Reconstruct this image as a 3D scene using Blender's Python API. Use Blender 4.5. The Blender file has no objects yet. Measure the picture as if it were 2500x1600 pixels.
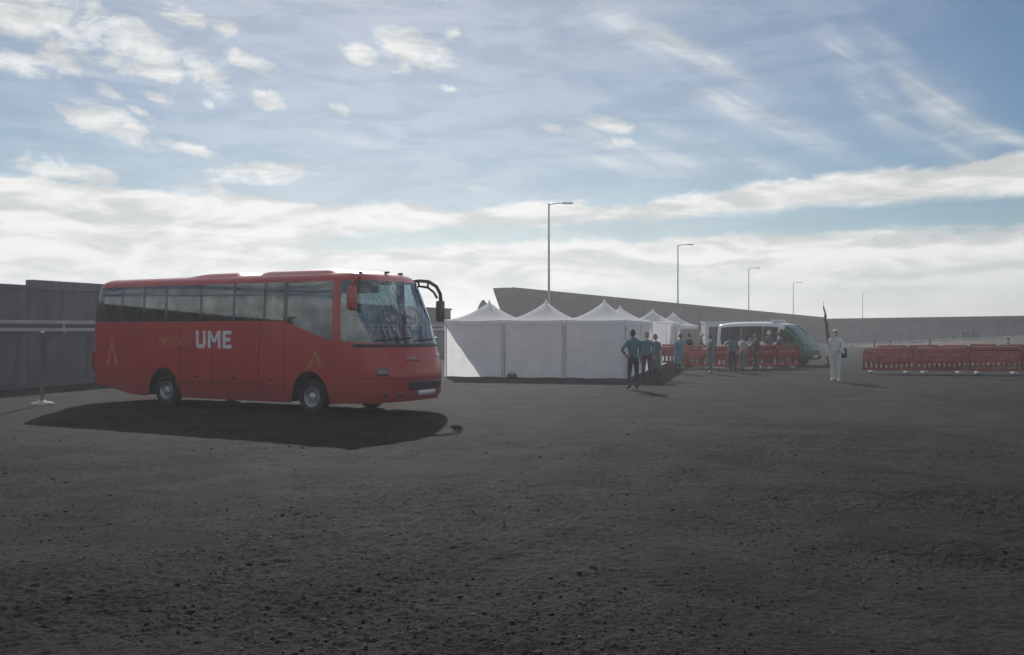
import bpy, bmesh, math, random
from mathutils import Vector, Matrix, noise as mnoise
import numpy as np
random.seed(7); np.random.seed(7)
R = math.radians
scene = bpy.context.scene
COL = scene.collection

# ------------------------------------------------------------------ camera
H, F, HY, CX = 1.85, 2300.0, 803.0, 1250.0          # eye height, focal length in photo px, horizon row, centre column
cam_d = bpy.data.cameras.new('camera'); cam = bpy.data.objects.new('camera', cam_d); COL.objects.link(cam)
cam_d.sensor_width = 36.0; cam_d.lens = 36.0 * F / 2500.0
cam.location = (0, 0, H); cam.rotation_euler = (R(90), 0, 0)
cam_d.shift_y = (HY - 800.0) / 2500.0
cam_d.clip_start = 0.1; cam_d.clip_end = 6000
scene.camera = cam

# ------------------------------------------------------------------ light
SUN_AZ, SUN_EL = -8.5, 28.0                         # degrees, azimuth from the view axis (+ = right)
SKY_STRENGTH, SUN_STRENGTH, EXPOSURE = 0.05, 2.2, 0.76
CLOUD_STRENGTH = 0.495
GLARE_HAZE_DENSITY = 0.0015  # density of the added haze volume that imitates the glare veil

scene.render.engine = 'CYCLES'
scene.cycles.use_denoising = True
scene.cycles.max_bounces = 8; scene.cycles.transparent_max_bounces = 16
scene.cycles.volume_bounces = 0
scene.view_settings.view_transform = 'Standard'; scene.view_settings.look = 'None'
scene.view_settings.exposure = EXPOSURE; scene.view_settings.gamma = 1.0
scene.view_settings.use_curve_mapping = False


class NT:
    """tiny helper to write node maths"""
    def __init__(s, tree): s.t = tree; s.n = tree.nodes; s.l = tree.links
    def put(s, sock, v):
        if isinstance(v, bpy.types.NodeSocket): s.l.new(v, sock)
        elif v is not None: sock.default_value = v
    def m(s, op, a, b=None, c=None, clamp=False):
        n = s.n.new('ShaderNodeMath'); n.operation = op; n.use_clamp = clamp
        for i, v in enumerate((a, b, c)): s.put(n.inputs[i], v)
        return n.outputs[0]
    def add(s, a, b): return s.m('ADD', a, b)
    def sub(s, a, b): return s.m('SUBTRACT', a, b)
    def mul(s, a, b): return s.m('MULTIPLY', a, b)
    def ss(s, x, lo, hi, to0=0.0, to1=1.0):
        n = s.n.new('ShaderNodeMapRange'); n.interpolation_type = 'SMOOTHSTEP'
        for i, v in enumerate((x, lo, hi, to0, to1)): s.put(n.inputs[i], v)
        return n.outputs[0]
    def xyz(s, x, y, z=0.0):
        n = s.n.new('ShaderNodeCombineXYZ')
        for i, v in enumerate((x, y, z)): s.put(n.inputs[i], v)
        return n.outputs[0]
    def noise(s, vec, scale, detail=6, rough=0.55, dist=0.0):
        n = s.n.new('ShaderNodeTexNoise'); s.put(n.inputs['Vector'], vec)
        n.inputs['Scale'].default_value = scale; n.inputs['Detail'].default_value = detail
        n.inputs['Roughness'].default_value = rough; n.inputs['Distortion'].default_value = dist
        return n.outputs['Fac']
    def mixc(s, fac, a, b):
        n = s.n.new('ShaderNodeMix'); n.data_type = 'RGBA'
        s.put(n.inputs[0], fac); s.put(n.inputs[6], a); s.put(n.inputs[7], b)
        return n.outputs[2]
    def curve(s, x, pts):
        n = s.n.new('ShaderNodeFloatCurve'); c = n.mapping.curves[0]
        c.points[0].location = pts[0]; c.points[1].location = pts[-1]
        for p in pts[1:-1]: c.points.new(*p)
        n.mapping.extend = 'HORIZONTAL'; n.mapping.update()
        s.put(n.inputs['Value'], x)
        return n.outputs[0]


def px_az(px): return math.degrees(math.atan((px - CX) / F))
def px_el(px, py): return math.degrees(math.atan((HY - py) / F * math.cos(R(px_az(px)))))


S = Vector((math.sin(R(SUN_AZ)) * math.cos(R(SUN_EL)), math.cos(R(SUN_AZ)) * math.cos(R(SUN_EL)), math.sin(R(SUN_EL))))
def make_world():
    w = bpy.data.worlds.new('World'); scene.world = w; w.use_nodes = True
    t = w.node_tree; t.nodes.clear(); k = NT(t)
    sky = t.nodes.new('ShaderNodeTexSky'); sky.sky_type = 'NISHITA'; sky.sun_disc = False
    sky.sun_elevation = R(SUN_EL); sky.sun_rotation = R(SUN_AZ)
    sky.air_density = 1.0; sky.dust_density = 0.18; sky.ozone_density = 2.5; sky.altitude = 0
    bg = t.nodes.new('ShaderNodeBackground'); bg.inputs[1].default_value = SKY_STRENGTH
    hs = t.nodes.new('ShaderNodeHueSaturation'); hs.inputs['Saturation'].default_value = 1.22; hs.inputs['Value'].default_value = .64
    t.links.new(sky.outputs[0], hs.inputs['Color']); t.links.new(hs.outputs[0], bg.inputs[0])
    tc = t.nodes.new('ShaderNodeTexCoord'); sp = t.nodes.new('ShaderNodeSeparateXYZ')
    t.links.new(tc.outputs['Generated'], sp.inputs[0])
    x, y, z = sp.outputs
    az = k.mul(k.m('ARCTAN2', x, y), 57.2958)
    el = k.mul(k.m('ARCSINE', z), 57.2958)
    n_big = k.noise(k.xyz(k.mul(az, .16), k.mul(el, .42), 1.3), 1.0, 8, .60, .3)
    n_fin = k.noise(k.xyz(k.mul(az, .42), k.mul(el, .75), 7.7), 1.0, 9, .62, .5)
    nb = k.sub(n_big, .5); nf = k.sub(n_fin, .5)
    # long banks: top and bottom edge as a function of azimuth, clamped so they run on round the horizon
    u = k.m('ADD', k.mul(az, 1 / 80.0), .5)
    def edge(pts):
        return k.mul(k.curve(u, [(px_az(a) / 80.0 + .5, px_el(a, b) / 20.0) for a, b in pts]), 20.0)
    top1 = edge([(0, 432), (300, 468), (700, 488), (1000, 505), (1150, 530), (1350, 505), (1600, 497), (1900, 452), (2200, 432), (2500, 390)])
    bot1 = edge([(0, 690), (500, 665), (780, 590), (1000, 560), (1180, 548), (1400, 545), (1600, 535), (1900, 505), (2200, 490), (2500, 475)])
    top0 = edge([(0, 585), (500, 600), (900, 600), (1100, 590), (1500, 575), (1900, 565), (2500, 545)])
    wob = k.add(k.mul(nb, 2.2), k.mul(nf, 1.5))
    d1 = k.mul(k.ss(k.add(k.sub(top1, el), wob), -.45, .12), k.ss(k.add(k.sub(el, bot1), k.mul(wob, .5)), -.4, .3))
    d0 = k.ss(k.add(k.sub(top0, el), k.mul(wob, .8)), -.05, .6)
    d0 = k.mul(d0, k.ss(k.add(el, k.mul(nb, 2.0)), -.6, 2.8, .72, 1.0))
    d0 = k.mul(d0, k.sub(1.0, k.mul(k.ss(az, 4, 24), k.ss(k.add(el, k.mul(nb, 2.0)), 4.2, 1.0, 0.0, .15))))
    # single cumulus puffs
    puffs = [(70, 40, 150, 62, 10), (200, 70, 90, 55, 20), (330, 118, 150, 62, 22), (500, 178, 75, 42, 38), (60, 152, 110, 32, 0),
             (170, 172, 60, 16, 3), (620, 155, 75, 20, 18), (540, 62, 36, 26, 30), (450, 40, 70, 24, 15), (650, 242, 40, 24, 15),
             (382, 238, 42, 13, 15), (285, 308, 125, 38, 16), (430, 355, 105, 15, 13), (352, 280, 36, 11, 20), (260, 222, 36, 14, 20),
             (1010, 122, 90, 52, 10), (885, 135, 52, 26, 15), (1103, 80, 26, 20, 0), (1090, 216, 22, 10, 10), (830, 270, 34, 14, 20),
             (650, 420, 130, 32, -4), (550, 422, 75, 11, 2), (165, 420, 115, 28, 8), (500, 470, 80, 22, 8), (1345, 311, 46, 12, 14),
             (1490, 306, 70, 20, 10), (1520, 350, 34, 15, 10), (505, 255, 18, 14, 30)]
    field = None
    for (a, b, rx, ry, rot) in puffs:
        ca, ce = px_az(a), px_el(a, b); s = 57.2958 / F
        da, de = k.sub(az, ca), k.sub(el, ce); c_, s_ = math.cos(R(rot)), math.sin(R(rot))
        p = k.m('MULTIPLY_ADD', da, c_ / (rx * s), k.mul(de, -s_ / (rx * s)))
        q = k.m('MULTIPLY_ADD', da, s_ / (ry * s), k.mul(de, c_ / (ry * s)))
        v = k.sub(1.0, k.m('ADD', k.mul(p, p), k.mul(q, q)))
        field = v if field is None else k.m('MAXIMUM', field, v)
    field = k.m('MAXIMUM', field, -1.5)
    d2 = k.mul(k.ss(k.add(field, k.add(k.mul(nf, 5.2), k.mul(nb, 1.5))), -.3, 1.25), .93)
    # the same broken cumulus carries on over the rest of the sky
    outside = k.m('MAXIMUM', k.ss(el, 19.5, 27), k.ss(k.m('ABSOLUTE', az), 31, 38))
    d3 = k.mul(k.mul(k.ss(k.add(nb, k.mul(nf, .6)), -.05, .14), .9), outside)
    # thin cirrus streaks
    cir = [(1590, 95, 230, 34, 27), (1700, 130, 130, 22, 27), (1900, 305, 210, 30, 27), (1820, 270, 140, 34, 20), (2255, 240, 230, 34, 54), (2320, 300, 120, 60, 50),
           (2085, 165, 150, 36, 52), (2150, 260, 110, 40, 48), (1500, 400, 200, 17, 13), (1560, 370, 260, 26, 16), (900, 352, 150, 13, 11), (1060, 440, 150, 10, 10), (1750, 360, 200, 24, 22), (2440, 330, 110, 22, 20)]
    cf = None
    for i, (a, b, rx, ry, rot) in enumerate(cir):
        ca, ce = px_az(a), px_el(a, b); s = 57.2958 / F
        da, de = k.sub(az, ca), k.sub(el, ce); c_, s_ = math.cos(R(rot)), math.sin(R(rot))
        p = k.m('MULTIPLY_ADD', da, c_ / (rx * s), k.mul(de, -s_ / (rx * s)))
        q = k.m('MULTIPLY_ADD', da, s_ / (ry * s), k.mul(de, c_ / (ry * s)))
        v = k.m('EXPONENT', k.mul(k.m('ADD', k.mul(p, p), k.mul(q, q)), -1.6))
        cf = v if cf is None else k.m('ADD', cf, v)
    c30, s30 = math.cos(R(32)), math.sin(R(32))
    along = k.m('MULTIPLY_ADD', az, c30, k.mul(el, -s30)); across = k.m('MULTIPLY_ADD', az, s30, k.mul(el, c30))
    n_st = k.noise(k.xyz(k.mul(along, .10), k.mul(across, .75), 3.1), 1.0, 6, .55, .6)
    d4 = k.mul(k.m('MINIMUM', cf, 1.0), k.ss(n_st, .30, .75, .15, .72))
    d4 = k.m('MAXIMUM', d4, k.mul(k.mul(k.ss(n_st, .5, .85), .5), outside))
    dt = k.m('ADD', k.mul(x, S[0]), k.m('ADD', k.mul(y, S[1]), k.mul(z, S[2])))
    d5 = k.mul(k.ss(dt, .76, 1.0), k.ss(n_big, .2, .8, .27, .37))
    dens = k.m('MAXIMUM', k.m('MAXIMUM', d1, d0), k.m('MAXIMUM', k.m('MAXIMUM', d2, d3), d4), clamp=True)
    dens = k.sub(1.0, k.mul(k.sub(1.0, dens), k.sub(1.0, d5)))
    # soft light and dark billows inside the clouds
    sh = k.noise(k.xyz(k.mul(az, .20), k.mul(el, .85), 21.0), 1.0, 6, .55, .4)
    sh2 = k.noise(k.xyz(k.mul(az, .55), k.mul(el, 1.3), 31.0), 1.0, 5, .55, .2)
    shade = k.m('ADD', k.ss(sh, .36, .62), k.mul(k.sub(sh2, .5), .9), clamp=True)
    ccol = k.mixc(shade, (.66, .69, .69, 1), (1.0, 1.0, .98, 1))
    ccol = k.mixc(k.ss(k.add(el, k.mul(nb, 2.0)), 4.5, .5, 0.0, .65), ccol, (.60, .65, .685, 1))
    bc = t.nodes.new('ShaderNodeBackground'); t.links.new(ccol, bc.inputs[0]); bc.inputs[1].default_value = CLOUD_STRENGTH
    mx = t.nodes.new('ShaderNodeMixShader'); t.links.new(dens, mx.inputs[0]); t.links.new(bg.outputs[0], mx.inputs[1]); t.links.new(bc.outputs[0], mx.inputs[2])
    out = t.nodes.new('ShaderNodeOutputWorld'); t.links.new(mx.outputs[0], out.inputs[0])
    w.cycles.sampling_method = 'MANUAL'; w.cycles.sample_map_resolution = 1024
make_world()

sun_d = bpy.data.lights.new('sun', 'SUN'); sun_d.energy = SUN_STRENGTH; sun_d.angle = R(0.6); sun_d.color = (1.0, .95, .88)
sun = bpy.data.objects.new('sun', sun_d); COL.objects.link(sun)
S = Vector((math.sin(R(SUN_AZ)) * math.cos(R(SUN_EL)), math.cos(R(SUN_AZ)) * math.cos(R(SUN_EL)), math.sin(R(SUN_EL))))
sun.rotation_euler = S.to_track_quat('Z', 'Y').to_euler(); sun.location = S * 60


def gp(px, py):
    """ground point under a photo pixel"""
    d = H * F / (py - HY)
    return Vector(((px - CX) * d / F, d, 0))
def at(px, d): return Vector(((px - CX) * d / F, d, 0))
def zh(py, d): return H + (HY - py) * d / F


# ------------------------------------------------------------------ materials
MATS = {}
def mat(name, col, rough=.6, metal=0.0, var=.12, scale=6.0, bump=0.0, bscale=40.0, spec=.5, coat=0.0, coords='Object', streak=0.0, dust=0.0, rnd=0.0):
    if name in MATS: return MATS[name]
    m = bpy.data.materials.new(name); m.use_nodes = True; t = m.node_tree; k = NT(t)
    b = t.nodes['Principled BSDF']
    tc = t.nodes.new('ShaderNodeTexCoord')
    n = k.noise(tc.outputs[coords], scale, 6, .6)
    lo = tuple(c * (1 - var) for c in col) + (1,); hi = tuple(min(1, c * (1 + var)) for c in col) + (1,)
    cc = k.mixc(k.ss(n, .3, .7), lo, hi)
    if streak:
        mp = t.nodes.new('ShaderNodeMapping'); mp.inputs['Scale'].default_value = (2.2, 2.2, .16); t.links.new(tc.outputs[coords], mp.inputs[0])
        ns = k.noise(mp.outputs[0], 1.0, 6, .65, .3)
        cc = k.mixc(k.mul(k.ss(ns, .45, .72), streak), cc, tuple(c * .35 for c in col) + (1,))
        cc = k.mixc(k.mul(k.ss(ns, .50, .28), streak * .6), cc, tuple(min(1, c * 1.6) for c in col) + (1,))
    if dust:
        sp = t.nodes.new('ShaderNodeSeparateXYZ'); t.links.new(tc.outputs[coords], sp.inputs[0])
        nd = k.noise(tc.outputs[coords], 2.3, 7, .65, .4)
        cc = k.mixc(k.mul(k.ss(k.m('ADD', sp.outputs[2], k.mul(nd, 1.2)), 1.7, .7), dust), cc, (.13, .115, .10, 1))
    if rnd:
        oi = t.nodes.new('ShaderNodeObjectInfo'); hv = t.nodes.new('ShaderNodeHueSaturation')
        t.links.new(k.ss(oi.outputs['Random'], 0, 1, 1 - rnd, 1 + rnd), hv.inputs['Value']); t.links.new(k.ss(oi.outputs['Random'], 0, 1, 1.05, .85), hv.inputs['Saturation'])
        t.links.new(cc, hv.inputs['Color']); cc = hv.outputs[0]
    t.links.new(cc, b.inputs['Base Color'])
    t.links.new(k.ss(n, .25, .75, max(.02, rough - .06), min(1, rough + .06)), b.inputs['Roughness'])
    b.inputs['Metallic'].default_value = metal; b.inputs['Specular IOR Level'].default_value = spec
    b.inputs['Coat Weight'].default_value = coat; b.inputs['Coat Roughness'].default_value = .08
    if bump:
        bn = t.nodes.new('ShaderNodeBump'); bn.inputs['Strength'].default_value = bump; bn.inputs['Distance'].default_value = .02
        t.links.new(k.noise(tc.outputs[coords], bscale, 5, .6), bn.inputs['Height']); t.links.new(bn.outputs[0], b.inputs['Normal'])
    MATS[name] = m
    return m

def glass(name, tint, gl=.12, rough=.03):
    if name in MATS: return MATS[name]
    m = bpy.data.materials.new(name); m.use_nodes = True; t = m.node_tree; t.nodes.clear(); k = NT(t)
    tr = t.nodes.new('ShaderNodeBsdfTransparent'); tr.inputs[0].default_value = tint + (1,)
    g = t.nodes.new('ShaderNodeBsdfGlossy'); g.inputs['Color'].default_value = (.9, .97, 1, 1); g.inputs['Roughness'].default_value = rough
    lw = t.nodes.new('ShaderNodeFresnel'); lw.inputs[0].default_value = 1.5
    tc = t.nodes.new('ShaderNodeTexCoord'); n = k.noise(tc.outputs['Object'], 2.5, 4, .5)
    fac = k.m('ADD', k.mul(lw.outputs[0], 1.2), k.ss(n, .35, .75, gl * .4, gl), clamp=True)
    mx = t.nodes.new('ShaderNodeMixShader'); t.links.new(fac, mx.inputs[0]); t.links.new(tr.outputs[0], mx.inputs[1]); t.links.new(g.outputs[0], mx.inputs[2])
    o = t.nodes.new('ShaderNodeOutputMaterial'); t.links.new(mx.outputs[0], o.inputs[0])
    MATS[name] = m
    return m

def fabric(name, col, trans=.38):
    if name in MATS: return MATS[name]
    m = bpy.data.materials.new(name); m.use_nodes = True; t = m.node_tree; t.nodes.clear(); k = NT(t)
    tc = t.nodes.new('ShaderNodeTexCoord'); n = k.noise(tc.outputs['Object'], 1.6, 5, .6)
    c = k.mixc(k.ss(n, .3, .7), tuple(v * .93 for v in col) + (1,), tuple(col) + (1,))
    bn = t.nodes.new('ShaderNodeBump'); bn.inputs['Strength'].default_value = .25; bn.inputs['Distance'].default_value = .03
    t.links.new(k.noise(tc.outputs['Object'], 3.0, 4, .5, .8), bn.inputs['Height'])
    d = t.nodes.new('ShaderNodeBsdfDiffuse'); t.links.new(c, d.inputs[0]); t.links.new(bn.outputs[0], d.inputs['Normal'])
    s = t.nodes.new('ShaderNodeBsdfTranslucent'); t.links.new(c, s.inputs[0]); t.links.new(bn.outputs[0], s.inputs['Normal'])
    mx = t.nodes.new('ShaderNodeMixShader'); mx.inputs[0].default_value = trans
    t.links.new(d.outputs[0], mx.inputs[1]); t.links.new(s.outputs[0], mx.inputs[2])
    o = t.nodes.new('ShaderNodeOutputMaterial'); t.links.new(mx.outputs[0], o.inputs[0])
    MATS[name] = m
    return m

RED = mat('red_paint', (.50, .026, .026), .34, var=.10, scale=1.5, coat=.35, dust=.45)
BLACK = mat('black_trim', (.018, .02, .022), .35, var=.3, scale=4)
RUBBER = mat('tyre_rubber', (.022, .022, .023), .85, var=.25, scale=12, bump=.2)
STEEL = mat('wheel_steel', (.50, .52, .54), .38, .7, var=.15, scale=9)
DARKPL = mat('dark_plastic', (.03, .032, .035), .6, var=.25, scale=9)
WHITE = mat('white_paint', (.72, .73, .74), .45, var=.06, scale=3, coat=.2)
GALV = mat('galvanised_steel', (.36, .37, .38), .5, .55, var=.18, scale=5)
ORANGE = mat('orange_lettering', (.52, .15, .055), .5, var=.2, scale=8)
LETTER = mat('white_lettering', (.74, .72, .74), .5, var=.08, scale=8)
GLASS_BUS = glass('tinted_bus_glass', (.20, .28, .29), .13)
GLASS_SCR = glass('windscreen_glass', (.50, .62, .63), .16)
GLASS_VAN = glass('tinted_van_glass', (.05, .07, .07), .10)
PILLAR = mat('dark_window_pillar', (.045, .055, .058), .12, var=.2, scale=4)
TENT = fabric('white_tent_fabric', (.90, .90, .93), .54)
ROOFT = fabric('white_canopy_fabric', (.93, .93, .94), .42)
BARR = mat('red_barrier_plastic', (.32, .036, .022), .8, var=.4, scale=3.5, bump=.05, rnd=.3, spec=.2, streak=.25)
CONC = mat('grey_concrete', (.060, .056, .053), .9, var=.3, scale=.35, bump=.3, bscale=6, streak=.6, rnd=.08)
DCONC = mat('dark_concrete', (.100, .108, .122), .9, var=.28, scale=.5, bump=.3, bscale=8, streak=.5, rnd=.08)
KERB = mat('pale_concrete', (.42, .41, .40), .85, var=.15, scale=1.5, bump=.2, bscale=12)
SEATM = mat('seat_cloth', (.05, .06, .09), .9, var=.3, scale=20)
INNER = mat('cabin_lining', (.16, .165, .17), .8, var=.1, scale=5)
LAMP = glass('lamp_lens', (.85, .85, .85), .06, .12)


# ------------------------------------------------------------------ mesh helpers
class MB:
    def __init__(s): s.b = bmesh.new()
    def face(s, pts, mi=0):
        f = s.b.faces.new([s.b.verts.new(p) for p in pts]); f.material_index = mi; return f
    def box(s, c, d, rot=None, bevel=0.0):
        r = bmesh.ops.create_cube(s.b, size=1.0); vs = r['verts']
        m = Matrix.Translation(c) @ (rot.to_4x4() if rot else Matrix.Identity(4)) @ Matrix.Diagonal((*d, 1))
        bmesh.ops.transform(s.b, matrix=m, verts=vs)
        if bevel:
            es = list({e for v in vs for e in v.link_edges})
            bmesh.ops.bevel(s.b, geom=es, offset=bevel, segments=2, profile=.5, affect='EDGES')
        return s
    def bx(s, x0, x1, y0, y1, z0, z1, bevel=0.0):
        return s.box(((x0 + x1) / 2, (y0 + y1) / 2, (z0 + z1) / 2), (abs(x1 - x0), abs(y1 - y0), abs(z1 - z0)), None, bevel)
    def tube(s, pts, rad, n=8, caps=True, flat=1.0):
        pts = [Vector(p) for p in pts]; rad = rad if isinstance(rad, (list, tuple)) else [rad] * len(pts)
        rings = []; up = None
        for i, p in enumerate(pts):
            d = (pts[min(i + 1, len(pts) - 1)] - pts[max(i - 1, 0)]).normalized()
            if up is None: up = Vector((0, 0, 1)) if abs(d.z) < .9 else Vector((1, 0, 0))
            a = d.cross(up).normalized(); up = a.cross(d).normalized()
            rings.append([s.b.verts.new(p + (a * math.cos(q) + up * math.sin(q) * flat) * rad[i]) for q in [2 * math.pi * j / n for j in range(n)]])
        for A, B in zip(rings, rings[1:]):
            for j in range(n): s.b.faces.new((A[j], A[(j + 1) % n], B[(j + 1) % n], B[j]))
        if caps: s.b.faces.new(rings[0][::-1]); s.b.faces.new(rings[-1])
        return s
    def lathe(s, prof, c=(0, 0, 0), axis='Z', n=20):
        c = Vector(c); rings = []
        for r, h in prof:
            ring = []
            for j in range(n):
                q = 2 * math.pi * j / n; a, b = r * math.cos(q), r * math.sin(q)
                v = {'Z': (a, b, h), 'Y': (a, h, b), 'X': (h, a, b)}[axis]
                ring.append(s.b.verts.new(c + Vector(v)))
            rings.append(ring)
        for A, B in zip(rings, rings[1:]):
            for j in range(n): s.b.faces.new((A[j], A[(j + 1) % n], B[(j + 1) % n], B[j]))
        if prof[0][0] > 1e-5: s.b.faces.new(rings[0][::-1])
        if prof[-1][0] > 1e-5: s.b.faces.new(rings[-1])
        return s
    def grid(s, P, mi=0):
        V = [[s.b.verts.new(p) for p in row] for row in P]
        for A, B in zip(V, V[1:]):
            for j in range(len(A) - 1):
                f = s.b.faces.new((A[j], A[j + 1], B[j + 1], B[j])); f.material_index = mi
        return s
    def prism(s, outline, y0, y1):
        """outline in x,z extruded along y"""
        A = [s.b.verts.new((x, y0, z)) for x, z in outline]; B = [s.b.verts.new((x, y1, z)) for x, z in outline]
        n = len(A)
        for i in range(n): s.b.faces.new((A[i], A[(i + 1) % n], B[(i + 1) % n], B[i]))
        s.b.faces.new(A[::-1]); s.b.faces.new(B)
        return s
    def build(s, name, m, parent=None, smooth=False, loc=None, kind=None, label=None, weld=False):
        if weld: bmesh.ops.remove_doubles(s.b, verts=s.b.verts, dist=1e-5)
        bmesh.ops.recalc_face_normals(s.b, faces=s.b.faces)
        if smooth:
            for f in s.b.faces: f.smooth = True
        me = bpy.data.meshes.new(name); s.b.to_mesh(me); s.b.free()
        for mm in (m if isinstance(m, (list, tuple)) else [m]): me.materials.append(mm)
        o = bpy.data.objects.new(name, me); COL.objects.link(o)
        if parent: o.parent = parent
        if loc is not None: o.location = loc
        if kind: o['kind'] = kind
        if label: o['label'] = label
        return o

def tag(o, label, cat, group=None):
    o['label'] = label; o['category'] = cat
    if group: o['group'] = group
    return o
def thing(name, label, cat, loc=(0, 0, 0), rz=0.0, group=None):
    o = bpy.data.objects.new(name, None); COL.objects.link(o); o.empty_display_size = .3
    o.location = loc; o.rotation_euler = (0, 0, rz)
    return tag(o, label, cat, group)
def copy_thing(root, loc, rz, label=None):
    r = root.copy(); COL.objects.link(r); r.location = loc; r.rotation_euler = (0, 0, rz); r.scale = (1, 1, 1.0 + .05 * random.random())
    if label: r['label'] = label
    for ch in list(root.children):
        c = ch.copy(); COL.objects.link(c); c.parent = r
        for g in list(ch.children):
            d = g.copy(); COL.objects.link(d); d.parent = c
    return r

# ------------------------------------------------------------------ ground
def ground_material():
    m = bpy.data.materials.new('gravelly_asphalt'); m.use_nodes = True; t = m.node_tree; k = NT(t); b = t.nodes['Principled BSDF']
    tc = t.nodes.new('ShaderNodeTexCoord'); P = tc.outputs['Object']
    big = k.noise(P, .16, 5, .6, .6); mid = k.noise(P, 1.1, 6, .65, .5); fine = k.noise(P, 22, 6, .75, .2); grit = k.noise(P, 70, 3, .7)
    v = t.nodes.new('ShaderNodeTexVoronoi'); v.inputs['Scale'].default_value = 42; t.links.new(P, v.inputs['Vector'])
    f = k.m('ADD', k.mul(k.ss(big, .35, .65), .30), k.m('ADD', k.mul(k.ss(mid, .36, .64), .30), k.mul(k.ss(fine, .38, .66), .40)))
    c = k.mixc(f, (.0048, .0046, .0046, 1), (.056, .0535, .0515, 1))
    c = k.mixc(k.mul(k.ss(grit, .58, .74), .35), c, (.075, .072, .069, 1))
    sp = t.nodes.new('ShaderNodeSeparateColor'); t.links.new(v.outputs['Color'], sp.inputs[0])
    c = k.mixc(k.mul(k.ss(sp.outputs[0], .80, .95), k.ss(v.outputs['Distance'], .5, .3, 0.0, .4)), c, (.085, .082, .078, 1))
    c = k.mixc(k.mul(k.ss(sp.outputs[1], .80, .95), k.ss(v.outputs['Distance'], .5, .3, 0.0, .7)), c, (.008, .008, .009, 1))
    t.links.new(c, b.inputs['Base Color'])
    b.inputs['Roughness'].default_value = .9; b.inputs['Specular IOR Level'].default_value = .04
    bn = t.nodes.new('ShaderNodeBump'); bn.inputs['Strength'].default_value = .6; bn.inputs['Distance'].default_value = .022
    clod = k.noise(P, 7.0, 5, .7, .4)
    h = k.m('ADD', k.m('ADD', k.mul(fine, .8), k.mul(clod, 1.6)), k.m('ADD', k.mul(grit, .3), k.mul(v.outputs['Distance'], -.2)))
    t.links.new(h, bn.inputs['Height']); t.links.new(bn.outputs[0], b.inputs['Normal'])
    return m
GROUND = ground_material()

def ground_sheet():
    ys = list(np.arange(-40, 3, 4)) + list(np.arange(3, 16, 1.0)) + list(np.arange(16, 60, 1.5)) + [60, 80, 110, 150, 220, 400, 800, 1600, 3000]
    xs = [-3000, -1600, -800, -400, -200, -110, -60, -40, -25, -16] + list(np.arange(-10, 10.01, 2.0)) + [16, 25, 40, 60, 110, 200, 400, 800, 1600, 3000]
    V = []; idx = {}
    for j, y in enumerate(ys):
        for i, x in enumerate(xs):
            z = 0.0
            V.append((x, y, z))
    nx = len(xs); Fc = [(j * nx + i, j * nx + i + 1, (j + 1) * nx + i + 1, (j + 1) * nx + i) for j in range(len(ys) - 1) for i in range(nx - 1)]
    me = bpy.data.meshes.new('ground'); me.from_pydata(V, [], Fc); me.materials.append(GROUND)
    for p in me.polygons: p.use_smooth = True
    o = bpy.data.objects.new('ground', me); COL.objects.link(o); o['kind'] = 'structure'
    o['label'] = 'dark gravelly asphalt yard'
ground_sheet()

# ------------------------------------------------------------------ left boundary wall with a pale double rail
def long_wall():
    A, B = Vector((-15.5, 28.6, 0)), Vector((-4.4, 63.0, 0))
    d = (B - A).normalized(); A2 = A - d * 14; L = (B - A2).length
    rz = math.atan2(d.y, d.x)
    t = thing('boundary_wall', 'long dark grey concrete wall behind the red bus, with a pale double rail', 'wall', A2, rz)
    # camera side is local -y
    step = 3.0; n = int(L / step) + 1
    me = None
    for i in range(n):
        o = None
        if me is None:
            mb = MB(); mb.bx(.012, step - .012, 0, .25, .0, 3.1, .012); o = mb.build('panel', DCONC, t); me = o.data
        else:
            o = bpy.data.objects.new('panel', me); COL.objects.link(o); o.parent = t
        o.location = (i * step, (i % 3) * .006, 0)
    MB().bx(-.1, n * step + .1, -.05, .30, 3.1, 3.22, .015).build('coping', DCONC, t)
    # raised stretch of the parapet
    s0 = 14 + 1.2
    MB().bx(s0, s0 + 3.1, -.04, .29, 3.22, 3.40, .015).build('raised_coping', DCONC, t)
    for z0, z1 in ((2.0, 2.12), (1.76, 1.87)):
        MB().bx(0, n * step, -.11, -.05, z0, z1, .02).build('rail', KERB, t)
    for i in range(n):
        MB().bx(i * step + 1.4, i * step + 1.5, -.05, .0, 1.7, 2.16, .008).build('rail_bracket', GALV, t)
    MB().bx(-.1, n * step + .1, -.18, -.004, 0.0, .16, .02).build('plinth', DCONC, t)
long_wall()

def post_with_base():
    p = gp(103, 990)
    t = thing('rail_post', 'slim pale post on a white base plate, standing between wall and bus', 'post', p)
    MB().lathe([(.0, .0), (.27, .0), (.27, .045), (.22, .075), (.10, .10), (.06, .13), (.0, .13)], n=24).build('base_plate', KERB, t, True)
    MB().lathe([(.045, .12), (.045, 1.72), (.05, 1.72), (.05, 1.78), (.0, 1.80)], n=14).build('pole', GALV, t, True)
post_with_base()

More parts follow.
